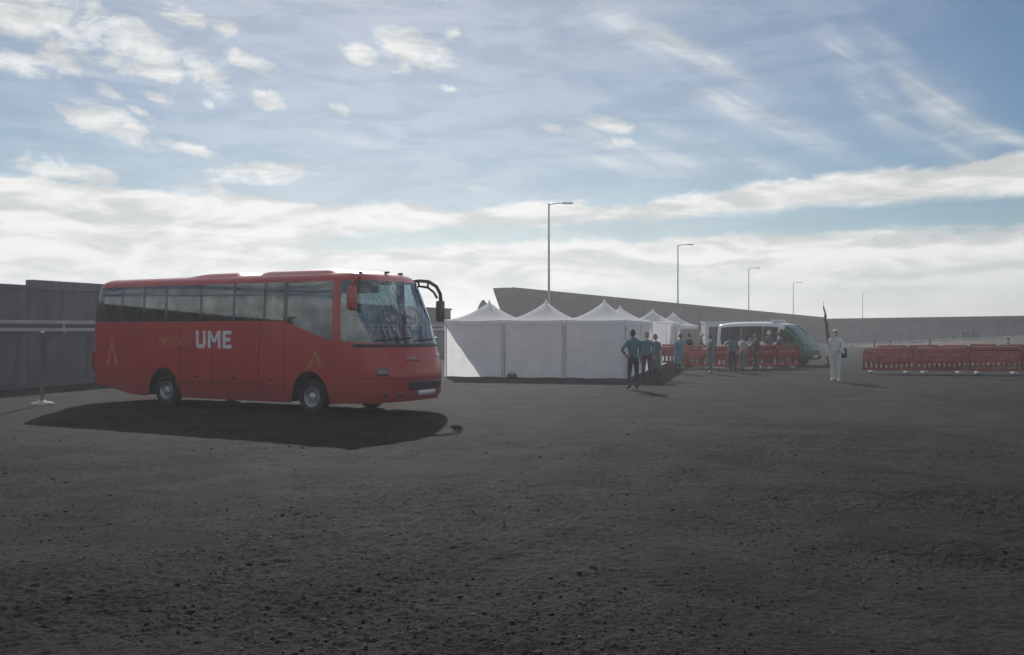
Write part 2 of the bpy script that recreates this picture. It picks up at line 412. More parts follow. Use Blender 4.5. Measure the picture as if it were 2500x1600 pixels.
# ------------------------------------------------------------------ elevated ramp and walls at the back
def back_ramp():
    d0, d1 = 80.0, 130.0
    A, B = at(1207, d0), at(2010, d1)
    d = (B - A).normalized(); L = (B - A).length; rz = math.atan2(d.y, d.x)
    t = thing('concrete_ramp', 'long grey concrete ramp sloping down behind the tents, its end undercut', 'ramp', A, rz)
    h0, h1 = zh(700, d0), zh(777, d1)
    # side panels, camera side -y; the first is undercut
    n = 12; w = L / n
    for i in range(n):
        x0, x1 = i * w + .03, (i + 1) * w - .03
        a, b = h0 + (h1 - h0) * x0 / L, h0 + (h1 - h0) * x1 / L
        lo0 = .0
        mb = MB()
        if i == 0: mb.prism([(x0 + 1.1, 0), (x1, 0), (x1, b), (x0 + 1.6, a - .03), (x0, a - .12), (x0 + .15, a - .5), (x0 + .9, a - 1.9)], -.15, .2)
        else: mb.prism([(x0, 0), (x1, 0), (x1, b), (x0, a)], -.15, .2)
        mb.build('panel', CONC, t)
    MB().prism([(2.6, h0 - .35), (L, h1 - .30), (L, h1 + .10), (2.0, h0 + .005)], -.30, -.152).build('parapet', CONC, t)
    MB().prism([(7.5, .0), (L, .0), (L, h1 - .4), (7.5, h0 - .5)], .2, 4.5).build('ramp_body', CONC, t)
back_ramp()

def far_wall():
    A, B = at(1985, 131.0), at(2720, 104.0)
    d = (B - A).normalized(); L = (B - A).length; rz = math.atan2(d.y, d.x)
    t = thing('far_wall', 'low dark far wall with a lighter parapet band, behind the embankment', 'wall', A, rz)
    h0, h1 = zh(779, 131), zh(768, 104)
    n = 12; w = L / n
    for i in range(n):
        x0, x1 = i * w + .03, (i + 1) * w - .03
        a, b = h0 + (h1 - h0) * x0 / L, h0 + (h1 - h0) * x1 / L
        MB().prism([(x0, 0), (x1, 0), (x1, b - .55), (x0, a - .55)], -.1, .3).build('panel', DCONC, t)
    MB().prism([(0, h0 - .55), (L, h1 - .55), (L, h1), (0, h0)], -.45, .45).build('parapet', CONC, t)
    MB().prism([(0, h0 - .62), (L, h1 - .62), (L, h1 - .552), (0, h0 - .552)], -.55, .40).build('string_course', DCONC, t)
far_wall()

EARTH = mat('brown_earth', (.075, .045, .035), .95, var=.35, scale=.8, bump=.5, bscale=5)
def embankment():
    A, B = at(2075, 101.0), at(2700, 97.0)
    d = (B - A).normalized(); L = (B - A).length; rz = math.atan2(d.y, d.x)
    P = []
    for j in range(9):
        row = []
        for i in range(40):
            x = L * i / 39; top = .05 + 1.25 * (i / 39)
            f = j / 8; z = top * min(1, f * 1.25) - .03 * (1 - f)
            row.append((x, -5 * (1 - f) + .25 * mnoise.noise(Vector((x * .7, j, 0))), max(-.03, z + .08 * mnoise.noise(Vector((x * .8, j * .9, 3))) * (1 if 0 < j < 8 else 0))))
        P.append(row)
    P.append([(L * i / 39, 4.5, .05 + 1.25 * i / 39) for i in range(40)])
    o = MB().grid(P).build('embankment', EARTH, None, True); o.location = A; o.rotation_euler = (0, 0, rz); o['kind'] = 'structure'
    k = MB().prism([(0, -.1), (L, 1.0), (L, 1.55), (0, .28)], -.02, .3).build('kerb', KERB); k.location = A + Vector((0, 0, .0)); k.rotation_euler = (0, 0, rz); k['kind'] = 'structure'
    return A, d, L
EA, ED, EL_ = embankment()

def utility_cabinets():
    for px, w, lab in ((2362, .95, 'wide dark utility cabinet on top of the embankment, beside a narrower one'), (2385, .75, 'narrow dark utility cabinet on top of the embankment, beside a wider one')):
        d = 99.3; p = at(px, d); s = (p - EA).dot(ED); base = .05 + 1.25 * s / EL_
        p.z = base - .02
        t = thing('utility_cabinet', lab, 'cabinet', p, math.atan2(ED.y, ED.x))
        MB().bx(-w / 2, w / 2, .6, 1.1, 0, .85, .02).build('case', DARKPL, t)
        MB().bx(-w / 2 + .06, w / 2 - .06, .575, .598, .08, .74, .008).build('door', BLACK, t)
        MB().bx(-w / 2 - .03, w / 2 + .03, .56, 1.14, .852, .90, .01).build('lid', DARKPL, t)
utility_cabinets()

def bollards():
    for px, py, lab in ((2135, 829, 'dark bollard behind the red barriers, near their end by the van'), (2173, 830, 'dark bollard behind the red barriers, second from the van'),
                        (2270, 827, 'dark bollard behind the red barriers, before the dark cabinets'), (2462, 824, 'dark bollard behind the red barriers, past the dark cabinets')):
        d = 88.0; hh = zh(py, d)
        t = thing('bollard', lab, 'bollard', at(px, d), 0, 'dark bollards along the far kerb')
        MB().lathe([(.15, 0), (.15, .06), (.11, .08), (.10, hh - .25), (.12, hh - .24), (.12, hh - .1), (.09, hh - .03), (.0, hh)], n=14).build('shaft', DARKPL, t, True)
        MB().lathe([(.125, hh - .42), (.125, hh - .32)], n=14).build('band', KERB, t)
bollards()

def rock_mound():
    mb = MB(); c = at(1172, 74.0)
    r = bmesh.ops.create_icosphere(mb.b, subdivisions=4, radius=1.0)
    for v in r['verts']:
        p = v.co.copy(); n_ = 1 + .28 * mnoise.noise(p * 1.7 + Vector((3, 1, 0))) + .12 * mnoise.noise(p * 4.5)
        v.co = Vector((p.x * 1.7 * n_ + .3 * max(0, p.z), p.y * 1.6 * n_, p.z * 3.75 * n_ if p.z > 0 else p.z * .1))
    o = mb.build('rock_mound', DCONC, None, True); o.location = c; tag(o, 'dark rocky mound beside the undercut end of the ramp', 'mound')
rock_mound()

# ------------------------------------------------------------------ street lamps
def lamps():
    hh = 11.0
    data = [(1340, 497, 1292, 'tallest-looking street lamp, rising behind the middle peak of the white tents'), (1655, 598, 0, 'street lamp rising behind the small far tent peaks'),
            (1828, 655, 0, 'street lamp rising behind the white roof of the green van'), (1937, 690, 0, 'street lamp rising behind the bonnet of the green van'),
            (2106, 713, 0, 'faint distant street lamp beyond the person in white')]
    for px, py, _, lab in data:
        d = (hh - H) * F / (HY - py); p = at(px, d)
        t = thing('street_lamp', lab, 'street lamp', p, 0, 'street lamps receding along the ramp')
        MB().lathe([(.20, 0), (.20, .03), (.14, .05), (.125, .9), (.105, 1.0), (.06, hh - .1), (.05, hh), (0, hh + .03)], n=12).build('pole', GALV, t, True)
        MB().tube([(0, 0, hh - .12), (.35, 0, hh - .02), (.8, 0, hh + .02), (1.1, 0, hh + .03)], [.045, .04, .035, .035], 8).build('arm', GALV, t, True)
        l = MB().box((1.35, 0, hh + .02), (.80, .30, .10), None, .035).build('luminaire', GALV, t, True)
        MB().bx(1.05, 1.65, -.11, .11, hh - .05, hh - .032, .006).build('lens', LAMP, l)
lamps()

# ------------------------------------------------------------------ tents
def tent(loc, rz, w, dp, eave, peak, walls, lab, group):
    t = thing('pop_up_tent', lab, 'tent', loc, rz, group)
    # local: x along the front, y to the back, origin at front-left corner
    n = 12; P = []
    for j in range(n + 1):
        row = []
        for i in range(n + 1):
            a, b = 2 * i / n - 1, 2 * j / n - 1; r = max(abs(a), abs(b))
            z = eave + (peak - eave) * (1 - r) ** 1.75 - .035 * (1 - abs(a) ** 2 if abs(b) == 1 else (1 - abs(b) ** 2 if abs(a) == 1 else 0))
            row.append((w * (i / n) * .994 + w * .003, dp * (j / n) * .994 + dp * .003, z + .006 * mnoise.noise(Vector((i, j, loc[0])))))
        P.append(row)
    c = MB().grid(P).build('canopy', ROOFT, t, True)
    MB().lathe([(.05, peak - .05), (.045, peak + .02), (.02, peak + .07), (0, peak + .09)], (w / 2, dp / 2, 0), n=10).build('peak_cap', ROOFT, c, True)
    # valance
    for (x0, y0, x1, y1) in ((.004 * w, 0, .996 * w, 0), (w, .004 * dp, w, .996 * dp), (.996 * w, dp, .004 * w, dp), (0, .996 * dp, 0, .004 * dp)):
        G = []
        for r_ in (0, 1):
            row = []
            for i in range(17):
                f = i / 16; z = eave - .035 * (1 - (2 * f - 1) ** 2) + .002
                row.append((x0 + (x1 - x0) * f, y0 + (y1 - y0) * f, z - (r_ * (.20 + .02 * math.cos(f * 8 * math.pi)))))
            G.append(row)
        MB().grid(G).build('valance', TENT, t)
    for x, y in ((.05, .05), (w - .05, .05), (.05, dp - .05), (w - .05, dp - .05)):
        l = MB().bx(x - .02, x + .02, y - .02, y + .02, 0, eave - .04, .004).build('leg', GALV, t)
        MB().bx(x - .045, x + .045, y - .045, y + .045, 0, .012).build('foot_plate', GALV, l)
    def wall(p0, p1, nrm, top=None, seed=0):
        G = []; m_ = 22; q = 10
        for j in range(q + 1):
            row = []
            for i in range(m_ + 1):
                f, g = i / m_, j / q
                off = .036 * mnoise.noise(Vector((f * 5 + seed * 3.7, g * 1.1, loc[0] + seed))) + .010 * math.sin(f * 38 + seed) * (1 - .6 * g)
                x = p0[0] + (p1[0] - p0[0]) * f + nrm[0] * off; y = p0[1] + (p1[1] - p0[1]) * f + nrm[1] * off
                row.append((x, y, .015 + (eave - .12) * g + (.012 * math.sin(f * 9 + seed) if j == 0 else 0)))
            G.append(row)
        wl = MB().grid(G).build('side_wall', TENT, t, True)
        ex, ey = (p1[0] - p0[0]), (p1[1] - p0[1]); L = math.hypot(ex, ey); ex, ey = ex / L, ey / L
        # zip seam at the right edge
        MB().tube([(p1[0] - ex * .06 + nrm[0] * .03, p1[1] - ey * .06 + nrm[1] * .03, .05), (p1[0] - ex * .06 + nrm[0] * .03, p1[1] - ey * .06 + nrm[1] * .03, eave - .25)], .007, 6).build('zip', TENT, wl)
    if 'F' in walls: wall((.004, .03), (w - .004, .03), (0, -1), seed=1)
    if 'R' in walls: wall((w - .03, .03), (w - .03, dp - .03), (1, 0), seed=2)
    if 'B' in walls: wall((w - .03, dp - .03), (.03, dp - .03), (0, 1), seed=3)
    if 'L' in walls: wall((.03, dp - .03), (.03, .03), (-1, 0), seed=4)
    return t

def tents():
    A, B = gp(1085, 920), gp(1530, 926)
    d = (B - A).normalized(); rz = math.atan2(d.y, d.x); back = Vector((-d.y, d.x, 0)); w = (B - A).length / 3; dp = 4.4
    eave, peak = 2.20, 2.93
    labs = ['white pop-up tent next to the bus with a bright sunlit triangle on its front',
            'white pop-up tent in the middle of the front row of three', 'white pop-up tent at the end of the front row, beside the standing people']
    for i in range(3):
        tent(A + d * (w * i), rz, w, dp, eave, peak, 'F' + ('R' if i == 2 else ''), labs[i], 'white tents in the front row')
    labs = ['white pop-up tent behind the open-ended front tent', 'white pop-up tent behind the middle front tent', 'white pop-up tent behind the front tent beside the standing people']
    for i in (2,):
        tent(A + d * (w * i) + back * (dp + .02), rz, w, dp, eave, peak - .15, ('R' if i == 2 else ''), labs[i], 'white tents in the second row')
    # fabric screen running back from the second row
    s = A + d * (w * 3) + back * (2 * dp + .1)
    t = thing('fabric_screen', 'long white fabric screen linking the front tents to the far tents', 'screen', s, math.atan2(back.y, back.x))
    L = 11.5
    for i in range(5):
        f0 = L * i / 5
        G = [[(f0 + .02 + (L / 5 - .04) * a / 10, .02 * math.sin(a * 1.3 + i), .02 + 2.08 * b / 4) for a in range(11)] for b in range(5)]
        MB().grid(G).build('panel', TENT, t, True)
        MB().bx(f0 - .02, f0 + .02, .03, .07, 0, 2.14, .004).build('post', GALV, t)
    MB().bx(L - .02, L + .02, .03, .07, 0, 2.14, .004).build('post', GALV, t)
    # far tents
    d1 = 54.0; p1 = at(1522, d1)
    tent(p1, rz, 3.0, 3.0, 2.2, zh(758, d1 + 1.5) , 'FR', 'far white tent whose peak shows just past the front tents', 'white tents farther back')
    d2 = 60.0; p2 = at(1590, d2)
    tent(p2, R(-6), 2.95, 3.0, 2.08, zh(764, d2 + 1.5), 'L', 'far white tent with open shaded front, farthest along the tent row', 'white tents farther back')
    # half wall of the far tent
    # small dark bag at the foot of the front wall
    b = gp(1250, 924)
    t = thing('dark_bag', 'small dark bag on the ground against the white tent wall', 'bag', b, .3)
    mb = MB(); mb.box((0, 0, .09), (.36, .2, .17), None, .05); mb.build('body', DARKPL, t, True)
    MB().tube([(-.1, 0, .16), (-.08, 0, .24), (.08, 0, .24), (.1, 0, .16)], .012, 6).build('handle', BLACK, t, True)
tents()

def portable_cabin():
    d = 64.0; p = at(1722, d)
    t = thing('portable_cabin', 'small white portable cabin between the far tent and the green van', 'cabin', p, R(-4))
    hh = zh(789, d); w = 4.2
    MB().bx(0, w, 0, 2.2, .12, hh, .03).build('shell', WHITE, t)
    MB().bx(-.05, w + .05, -.05, 2.25, hh + .002, hh + .09, .02).build('roof', WHITE, t)
    MB().bx(.25, 1.05, -.03, -.003, .16, hh - .25, .01).build('door', CONC, t)
    f = MB().bx(1.5, 2.7, -.03, -.003, 1.0, hh - .35, .01).build('window', WHITE, t)
    MB().bx(1.57, 2.63, -.045, -.031, 1.07, hh - .42, .003).build('pane', BLACK, f)
    for x in (.15, w - .15):
        MB().bx(x - .1, x + .1, .1, .4, 0, .12, .01).build('footing', KERB, t)
portable_cabin()

# ------------------------------------------------------------------ the bus
def make_bus():
    wp = gp(755, 1014); ang = R(-29.0); yl = Vector((math.sin(R(29)), math.cos(R(29)), 0)); W0 = 1.17
    BS = 1.025
    bus = thing('red_bus', 'dark red midi coach with white UME lettering, parked and casting a long shadow', 'bus', wp + yl * W0, ang)
    XF0, XR0 = .85, -6.62
    lin = lambda z, T: float(np.interp(z, [a for a, _ in T], [b for _, b in T]))
    def wid(z): return lin(z, [(.2, 1.12), (.5, 1.165), (.9, 1.17), (2.0, 1.17), (2.6, 1.135), (2.85, 1.10), (2.93, 1.02), (2.985, .88), (3.01, .62), (3.03, .0)])
    def nose(z): return lin(z, [(.2, 2.08), (.45, 2.22), (.85, 2.27), (1.2, 2.20), (1.5, 2.08), (2.0, 1.90), (2.5, 1.66), (2.8, 1.48), (2.93, 1.32), (2.985, 1.15), (3.01, 1.0), (3.03, .88)])
    def rear(z): return lin(z, [(.2, -7.15), (.5, -7.24), (1.6, -7.26), (2.0, -7.22), (2.6, -7.06), (2.85, -6.95), (2.93, -6.85), (2.985, -6.72), (3.01, -6.66), (3.03, -6.63)])
    XS = sorted(set([round(v, 3) for v in np.arange(XR0, XF0 + .001, .0907)] + [-6.0, -5.92, -5.22, -5.14, -4.45, -4.37, -3.30, -3.22, -2.26, -2.18, -1.33, -1.25, -.74, -.62, .62] + [XF0, XR0]))
    # drop near duplicates
    keep = [XS[0]]
    fixed = {-6.0, -5.92, -5.22, -5.14, -4.45, -4.37, -3.30, -3.22, -2.26, -2.18, -1.33, -1.25, -.74, -.62, .62, XF0, XR0}
    for v in XS[1:]:
        if v - keep[-1] < .03:
            if v in fixed: keep[-1] = v
        else: keep.append(v)
    XS = keep
    NF, NR = 44, 20
    # loop params: ('n', x) near side rear->front, ('f', th) front from near (-90) to far (+90), ('s', x) far side front->rear, ('r', th)
    loop = [('n', x) for x in XS] + [('f', -90 + 180 * i / NF) for i in range(1, NF)] + [('s', x) for x in reversed(XS)] + [('r', 90 - 180 * i / NR) for i in range(1, NR)]
    def plan(p, z, exp_f=.62):
        kind, v = p; w = wid(z)
        if kind == 'n': return (v, -w)
        if kind == 's': return (v, w)
        if kind == 'f':
            th = R(v); sy = math.sin(th); cx = math.cos(th)
            return (XF0 + (nose(z) - XF0) * abs(cx) ** .60, w * math.copysign(abs(sy) ** .72, sy))
        th = R(v); sy = math.sin(th); cx = math.cos(th)
        return (XR0 - (XR0 - rear(z)) * abs(cx) ** .5, w * math.copysign(abs(sy) ** .5, sy))
    def zbelt(p):
        kind, v = p
        if kind in 'ns': return float(np.interp(v, [-7, -.74, .62, .85], [1.97, 1.97, 1.55, 1.53]))
        if kind == 'f': return 1.53 - .04 * math.cos(R(v))
        return 1.97
    def arch(x, cx, r): 
        d = abs(x - cx)
        return .26 + .66 * math.sqrt(max(0, 1 - (d / r) ** 2)) if d < r else 0
    def zbot(p):
        kind, v = p; b = .235
        if kind in 'ns':
            b = float(np.interp(v, [-6.62, -5.7, -5.2, .6, .85], [.43, .26, .235, .235, .27]))
            for cx in (0.0, -4.49):
                a = arch(v, cx, .53)
                if a: b = max(b, a)
        elif kind == 'f': b = .27 + .06 * math.cos(R(v))
        else: b = .43 + .02 * math.cos(R(v))
        return b
    ZT = 2.80
    rows = []; zone = []
    for tt in np.linspace(0, 1, 11):
        rows.append([(*plan(p, zbot(p) + (zbelt(p) - zbot(p)) * tt), zbot(p) + (zbelt(p) - zbot(p)) * tt) for p in loop]); zone.append('low')
    for tt in np.linspace(0, 1, 6)[1:]:
        rows.append([(*plan(p, zbelt(p) + (ZT - zbelt(p)) * tt), zbelt(p) + (ZT - zbelt(p)) * tt) for p in loop]); zone.append('win')
    for z in (2.84, 2.88, 2.92, 2.95, 2.975, 2.99, 3.003, 3.012, 3.02, 3.0299):
        rows.append([(*plan(p, z), z) for p in loop]); zone.append('roof')
    n = len(loop)
    panes = [(-6.62, -6.0), (-5.92, -5.22), (-5.14, -4.45), (-4.37, -3.30), (-3.22, -2.26), (-2.18, -1.33), (-1.25, -.74), (-.62, .62)]
    def cat(zn, i):
        if zn != 'win': return 'body'
        a, b = loop[i], loop[(i + 1) % n]
        if a[0] in 'ns' and b[0] in 'ns' and a[0] == b[0]:
            lo, hi = min(a[1], b[1]), max(a[1], b[1])
            if lo >= .619: return 'body'
            for q, (p0, p1) in enumerate(panes):
                if lo >= p0 - 1e-4 and hi <= p1 + 1e-4: return ('pane', a[0], q)
            return ('pillar', a[0], sum(1 for p0, p1 in panes if lo >= p1 - 1e-4))
        if 'f' in (a[0], b[0]): return 'screen'
        if 'r' in (a[0], b[0]):
            th = [p[1] for p in (a, b) if p[0] == 'r'][0]
            return 'rearwin' if abs(th) < 62 else ('pillar', 'r', 1 if th > 0 else 0)
        return 'body'
    parts = {}
    def put(key, quad):
        parts.setdefault(key, []).append(quad)
    for r_ in range(len(rows) - 1):
        zn = zone[r_ + 1]
        for i in range(n):
            j = (i + 1) % n
            put(cat(zn, i), (rows[r_][i], rows[r_][j], rows[r_ + 1][j], rows[r_ + 1][i]))
    def emit(key, name, m, parent=bus, label=None):
        mb = MB()
        for qd in parts[key]: mb.face(qd)
        return mb.build(name, m, parent, True, weld=True, label=label)
    body = emit('body', 'body', RED)
    # cap the last sliver on the roof
    emit('screen', 'windscreen', GLASS_SCR)
    emit('rearwin', 'rear_window', GLASS_BUS)
    for key in [k_ for k_ in parts if isinstance(k_, tuple)]: emit(key, 'window' if key[0] == 'pane' else 'window_pillar', GLASS_BUS if key[0] == 'pane' else PILLAR)
    # surface point on nose with outward normal
    def nosept(th, z, off):
        e = .6
        P = Vector((*plan(('f', th), z), z))
        P1 = Vector((*plan(('f', min(89, th + e)), z), z)); P0 = Vector((*plan(('f', max(-89, th - e)), z), z))
        Q1 = Vector((*plan(('f', th), z + .02), z + .02)); Q0 = Vector((*plan(('f', th), z - .02), z - .02))
        nn = (P1 - P0).cross(Q1 - Q0).normalized()
        if nn.x < 0: nn = -nn
        return P + nn * off
    def patch(name, m, th0, th1, z0, z1, off, parent=bus, nu=10, nv=4, thick=.02, label=None):
        mb = MB()
        T = [th0 + (th1 - th0) * i / nu for i in range(nu + 1)]; Z = [z0 + (z1 - z0) * i / nv for i in range(nv + 1)]
        mb.grid([[nosept(a, z, off) for a in T] for z in Z])
        # rim back to the body
        for seq in ([(a, Z[0]) for a in T], [(a, Z[-1]) for a in T], [(T[0], z) for z in Z], [(T[-1], z) for z in Z]):
            mb.grid([[nosept(a, z, off) for a, z in seq], [nosept(a, z, off - thick) for a, z in seq]])
        return mb.build(name, m, parent, True, weld=True, label=label)
    patch('lower_grille', BLACK, -22, 26, .56, .74, .012)
    for z in (.60, .65, .70): patch('grille_bar', DARKPL, -21, 25, z - .008, z + .008, .022, nv=2)
    patch('number_plate', WHITE, -9, 9, .44, .54, .03, nv=2)
    patch('bumper_seam', BLACK, -86, 86, .80, .812, .004, nu=40, nv=2)
    patch('scuttle', BLACK, -84, 84, 1.43, 1.49, .010, nu=40, nv=2)
    HL = mat('headlight_reflector', (.16, .13, .13), .3, .4, var=.1)
    for sg in (-1, 1):
        a, b = sorted((sg * 50, sg * 63))
        hl = patch('headlight', HL, a, b, .86, 1.0, .012)
        patch('headlight_lens', LAMP, a + 1, b - 1, .872, .988, .022, hl)
        a, b = sorted((sg * 30, sg * 37)); patch('fog_lamp', HL, a, b, .42, .52, .012)
    # small pale emblem and wordmark on the front
    patch('emblem', mat('pale_emblem', (.42, .16, .17), .4, .1), -24, -6, 1.14, 1.24, .012, nv=2)
    # wipers
    for th0, th1 in ((-60, -8), (-4, 46)):
        pts = [nosept(th0 + (th1 - th0) * i / 8, 1.56 + .05 * i / 8, .035) for i in range(9)]
        MB().tube(pts, .012, 6).build('wiper', BLACK, bus, True)
    # marker lights and roof pods
    for x, y in ((1.12, -.86), (1.22, -.05), (1.15, .55)):
        zt = 2.98 if abs(y) < .7 else 2.94
        MB().box((x, y, zt + .02), (.12, .07, .05), None, .02).build('marker_lamp', DARKPL, bus, True)
    def pod(x0, x1, hh, w, nm, fr=.45, rr=.45):
        P = []; nx, ny = 24, 16
        for i in range(nx + 1):
            row = []
            for j in range(ny + 1):
                f = i / nx; g = 2 * j / ny - 1; x = x0 + (x1 - x0) * f
                e = min(1, (x - x0) / rr, (x1 - x) / fr); e = max(0, e); e = e * e * (3 - 2 * e)
                s_ = max(0, 1 - abs(g) ** 5)
                row.append((x, g * w, 2.93 + (hh + .06) * e * s_ ** .6))
            P.append(row)
        MB().grid(P).build(nm, RED, bus, True)
    pod(-4.9, -2.15, .095, .98, 'roof_unit', .35, 1.6)
    pod(-1.85, .95, .095, .98, 'roof_pod', .75, .3)
    # wheels
    def wheel(x, y, out, dual=False):
        rr = .375
        wd = .24
        t0 = y; y0, y1 = (y - wd * out, y)
        ty = MB().lathe([(.21, y0 * 1.0), (.33, y0), (rr - .02, y0 + .02 * out), (rr, y0 + .05 * out), (rr, y1 - .05 * out), (rr - .02, y1 - .02 * out), (.33, y1), (.23, y1 - .01 * out), (.22, y1 - .05 * out)], (x, 0, .375), 'Y', 32)
        root = ty.build('wheel', RUBBER, bus, True)
        rim = MB().lathe([(.225, y1 - .03 * out), (.205, y1 - .012 * out), (.195, y1 - .05 * out), (.17, y1 - .09 * out), (.10, y1 - .075 * out), (.095, y1 - .02 * out), (.07, y1 - .005 * out), (.0, y1 - .003 * out)], (x, 0, .375), 'Y', 32).build('rim', STEEL, root, True)
        mb = MB()
        for q in range(8):
            a = q * math.pi / 4 + .2
            mb.lathe([(.022, y1 - .095 * out), (.022, y1 - .078 * out)], (x + .142 * math.cos(a), 0, .375 + .142 * math.sin(a)), 'Y', 10)
        mb.build('hand_holes', BLACK, root)
        return root
    for x in (0.0, -4.49):
        for sg in (-1, 1): wheel(x, sg * 1.11, sg)
        for sg in (-1, 1):
            mb = MB()   # wheel well
            P = []
            for a in np.linspace(0, 180, 17):
                P.append([(x + .54 * math.cos(R(a)), sg * 1.15, .26 + .67 * math.sin(R(a))), (x + .54 * math.cos(R(a)), sg * .72, .26 + .67 * math.sin(R(a)))])
            mb.grid(P); mb.face([(x + .54 * math.cos(R(a)), sg * .72, .26 + .67 * math.sin(R(a))) for a in np.linspace(0, 180, 17)])
            mb.build('wheel_well', BLACK, bus)
        MB().tube([(x, -.95, .375), (x, .95, .375)], .06, 10).build('axle', DARKPL, bus)
    MB().bx(-6.6, -5.05, -1.05, 1.05, .50, .56).bx(-3.95, -.55, -1.08, 1.08, .40, .46).bx(.55, 1.9, -.98, .98, .42, .48).bx(-5.05, .55, -.66, .66, .62, .70).build('chassis', BLACK, bus)
    MB().bx(-3.6, -2.2, -.95, -.35, .24, .40, .03).bx(-2.0, -1.0, .3, .95, .26, .40, .03).build('fuel_tank', DARKPL, bus)
    # near-side skirt seams: luggage flaps and door
    for x in (-3.95, -2.9, -1.45, -.72):
        MB().bx(x - .006, x + .006, -1.173, -1.160, .52, 1.93).build('panel_seam', BLACK, bus)
    MB().bx(-3.95, -.72, -1.175, -1.168, .60, .612).build('panel_seam', BLACK, bus)
    for x in (-3.4, -2.2, -1.1):
        MB().bx(x - .07, x + .07, -1.19, -1.168, .70, .74, .006).build('flap_handle', DARKPL, bus)
    MB().bx(-6.2, .55, -1.182, -1.168, 1.955, 1.985).build('belt_trim', BLACK, bus) if False else None
    # tail lamps
    TL = mat('tail_lamp', (.3, .01, .01), .25, coat=.3)
    for sg in (-1, 1): MB().bx(-7.24, -7.12, sg * .98 - .06, sg * .98 + .06, .8, 1.25, .02).build('tail_lamp', TL, bus)
    # interior
    MB().bx(-6.8, 1.0, -1.06, 1.06, .98, 1.03).build('cabin_floor', INNER, bus)
    MB().bx(-6.6, .9, -1.0, 1.0, 2.80, 2.82).build('ceiling', INNER, bus)
    for sg in (-1, 1): MB().bx(-6.3, .2, sg * 1.02, sg * .72, 2.62, 2.79, .02).build('luggage_rack', INNER, bus)
    MB().bx(1.0, 1.75, -.95, .95, 1.0, 1.42, .05).build('dashboard', DARKPL, bus)
    MB().lathe([(.19, -.015), (.22, -.015), (.22, .015), (.19, .015), (.19, -.015)], (.9, .55, 1.5), 'X', 20).build('steering_wheel', BLACK, bus)
    sm = None
    for i, x in enumerate(np.arange(-6.25, .3, .8)):
        for y in (-.78, -.34, .36, .80):
            if sm is None:
                mb = MB(); mb.box((.05, 0, 1.36), (.46, .40, .14), None, .04); mb.box((-.20, 0, 1.72), (.12, .40, .72), Matrix.Rotation(R(-9), 3, 'Y'), .045); mb.bx(-.1, .1, -.12, .12, 1.03, 1.3)
                o = mb.build('seat', SEATM, bus); sm = o.data
            else:
                o = bpy.data.objects.new('seat', sm); COL.objects.link(o); o.parent = bus
            o.location = (x, y, 0)
    # mirrors: near side (red) and far side (dark, on a curved arm)
    m1 = MB().tube([(1.18, -.95, 2.86), (1.28, -1.12, 2.90), (1.30, -1.26, 2.82), (1.28, -1.30, 2.66)], [.05, .05, .045, .04], 10).build('mirror_arm', RED, bus, True)
    MB().box((1.27, -1.31, 2.42), (.13, .22, .50), None, .05).build('mirror_housing', RED, m1, True)
    MB().box((1.20, -1.31, 2.42), (.012, .17, .42), None, .004).build('mirror_glass', HL, m1)
    arm = [(1.12, .80, 2.80), (1.32, .98, 2.87), (1.52, 1.13, 2.85), (1.66, 1.24, 2.74), (1.72, 1.30, 2.58), (1.72, 1.32, 2.44)]
    m2 = MB().tube(arm, [.042, .040, .040, .040, .042, .045], 10).build('mirror_arm', BLACK, bus, True)
    arm2 = [(1.20, .90, 2.70), (1.34, 1.01, 2.75), (1.50, 1.12, 2.72), (1.60, 1.21, 2.62), (1.66, 1.27, 2.48)]
    MB().tube(arm2, .028, 8).build('mirror_strut', BLACK, m2, True)
    for a, b in (((1.32, .98, 2.87), (1.34, 1.01, 2.75)), ((1.51, 1.12, 2.85), (1.50, 1.12, 2.72))): MB().tube([a, b], .025, 6).build('mirror_brace', BLACK, m2)
    MB().box((1.71, 1.33, 2.20), (.13, .22, .48), None, .05).build('mirror_housing', BLACK, m2, True)
    MB().box((1.643, 1.33, 2.20), (.012, .17, .40), None, .004).build('mirror_glass', HL, m2)
    # lettering on the near side
    def text(s, x0, x1, z0, z1, m, nm):
        cu = bpy.data.curves.new(nm, 'FONT'); cu.body = s; cu.extrude = .001; cu.offset = .006
        ob = bpy.data.objects.new(nm, cu); COL.objects.link(ob)
        bpy.context.view_layer.update()
        me = bpy.data.meshes.new_from_object(ob.evaluated_get(bpy.context.evaluated_depsgraph_get()))
        bpy.data.objects.remove(ob); bpy.data.curves.remove(cu)
        xs = [v.co.x for v in me.vertices]; ys = [v.co.y for v in me.vertices]
        for v in me.vertices:
            a = (v.co.x - min(xs)) / (max(xs) - min(xs)); b = (v.co.y - min(ys)) / (max(ys) - min(ys)); z = z0 + (z1 - z0) * b
            v.co = Vector((x0 + (x1 - x0) * a, -wid(z) - .004 - (.002 if v.co.z > 0 else 0), z))
        me.materials.clear(); me.materials.append(m)
        o = bpy.data.objects.new(nm, me); COL.objects.link(o); o.parent = bus
        return o
    def letter(polys):
        mb = MB()
        for q, P_ in enumerate(polys): mb.prism(P_, -1.171, -1.1745 - .0004 * q)
        mb.build('letter', LETTER, bus)
    za, zb_ = 1.37, 1.76; t_ = .085
    def rect(x0, x1, z0, z1): return [(x0, z0), (x1, z0), (x1, z1), (x0, z1)]
    x0 = -3.40; x1 = -3.09
    letter([[(x0, za + .07), (x0 + .05, za), (x1 - .05, za), (x1, za + .07), (x1 - t_, za + .09), (x0 + t_, za + .09)], rect(x0, x0 + t_, za + .07, zb_), rect(x1 - t_, x1, za + .07, zb_)])
    x0 = -3.02; x1 = -2.62; xm = (x0 + x1) / 2
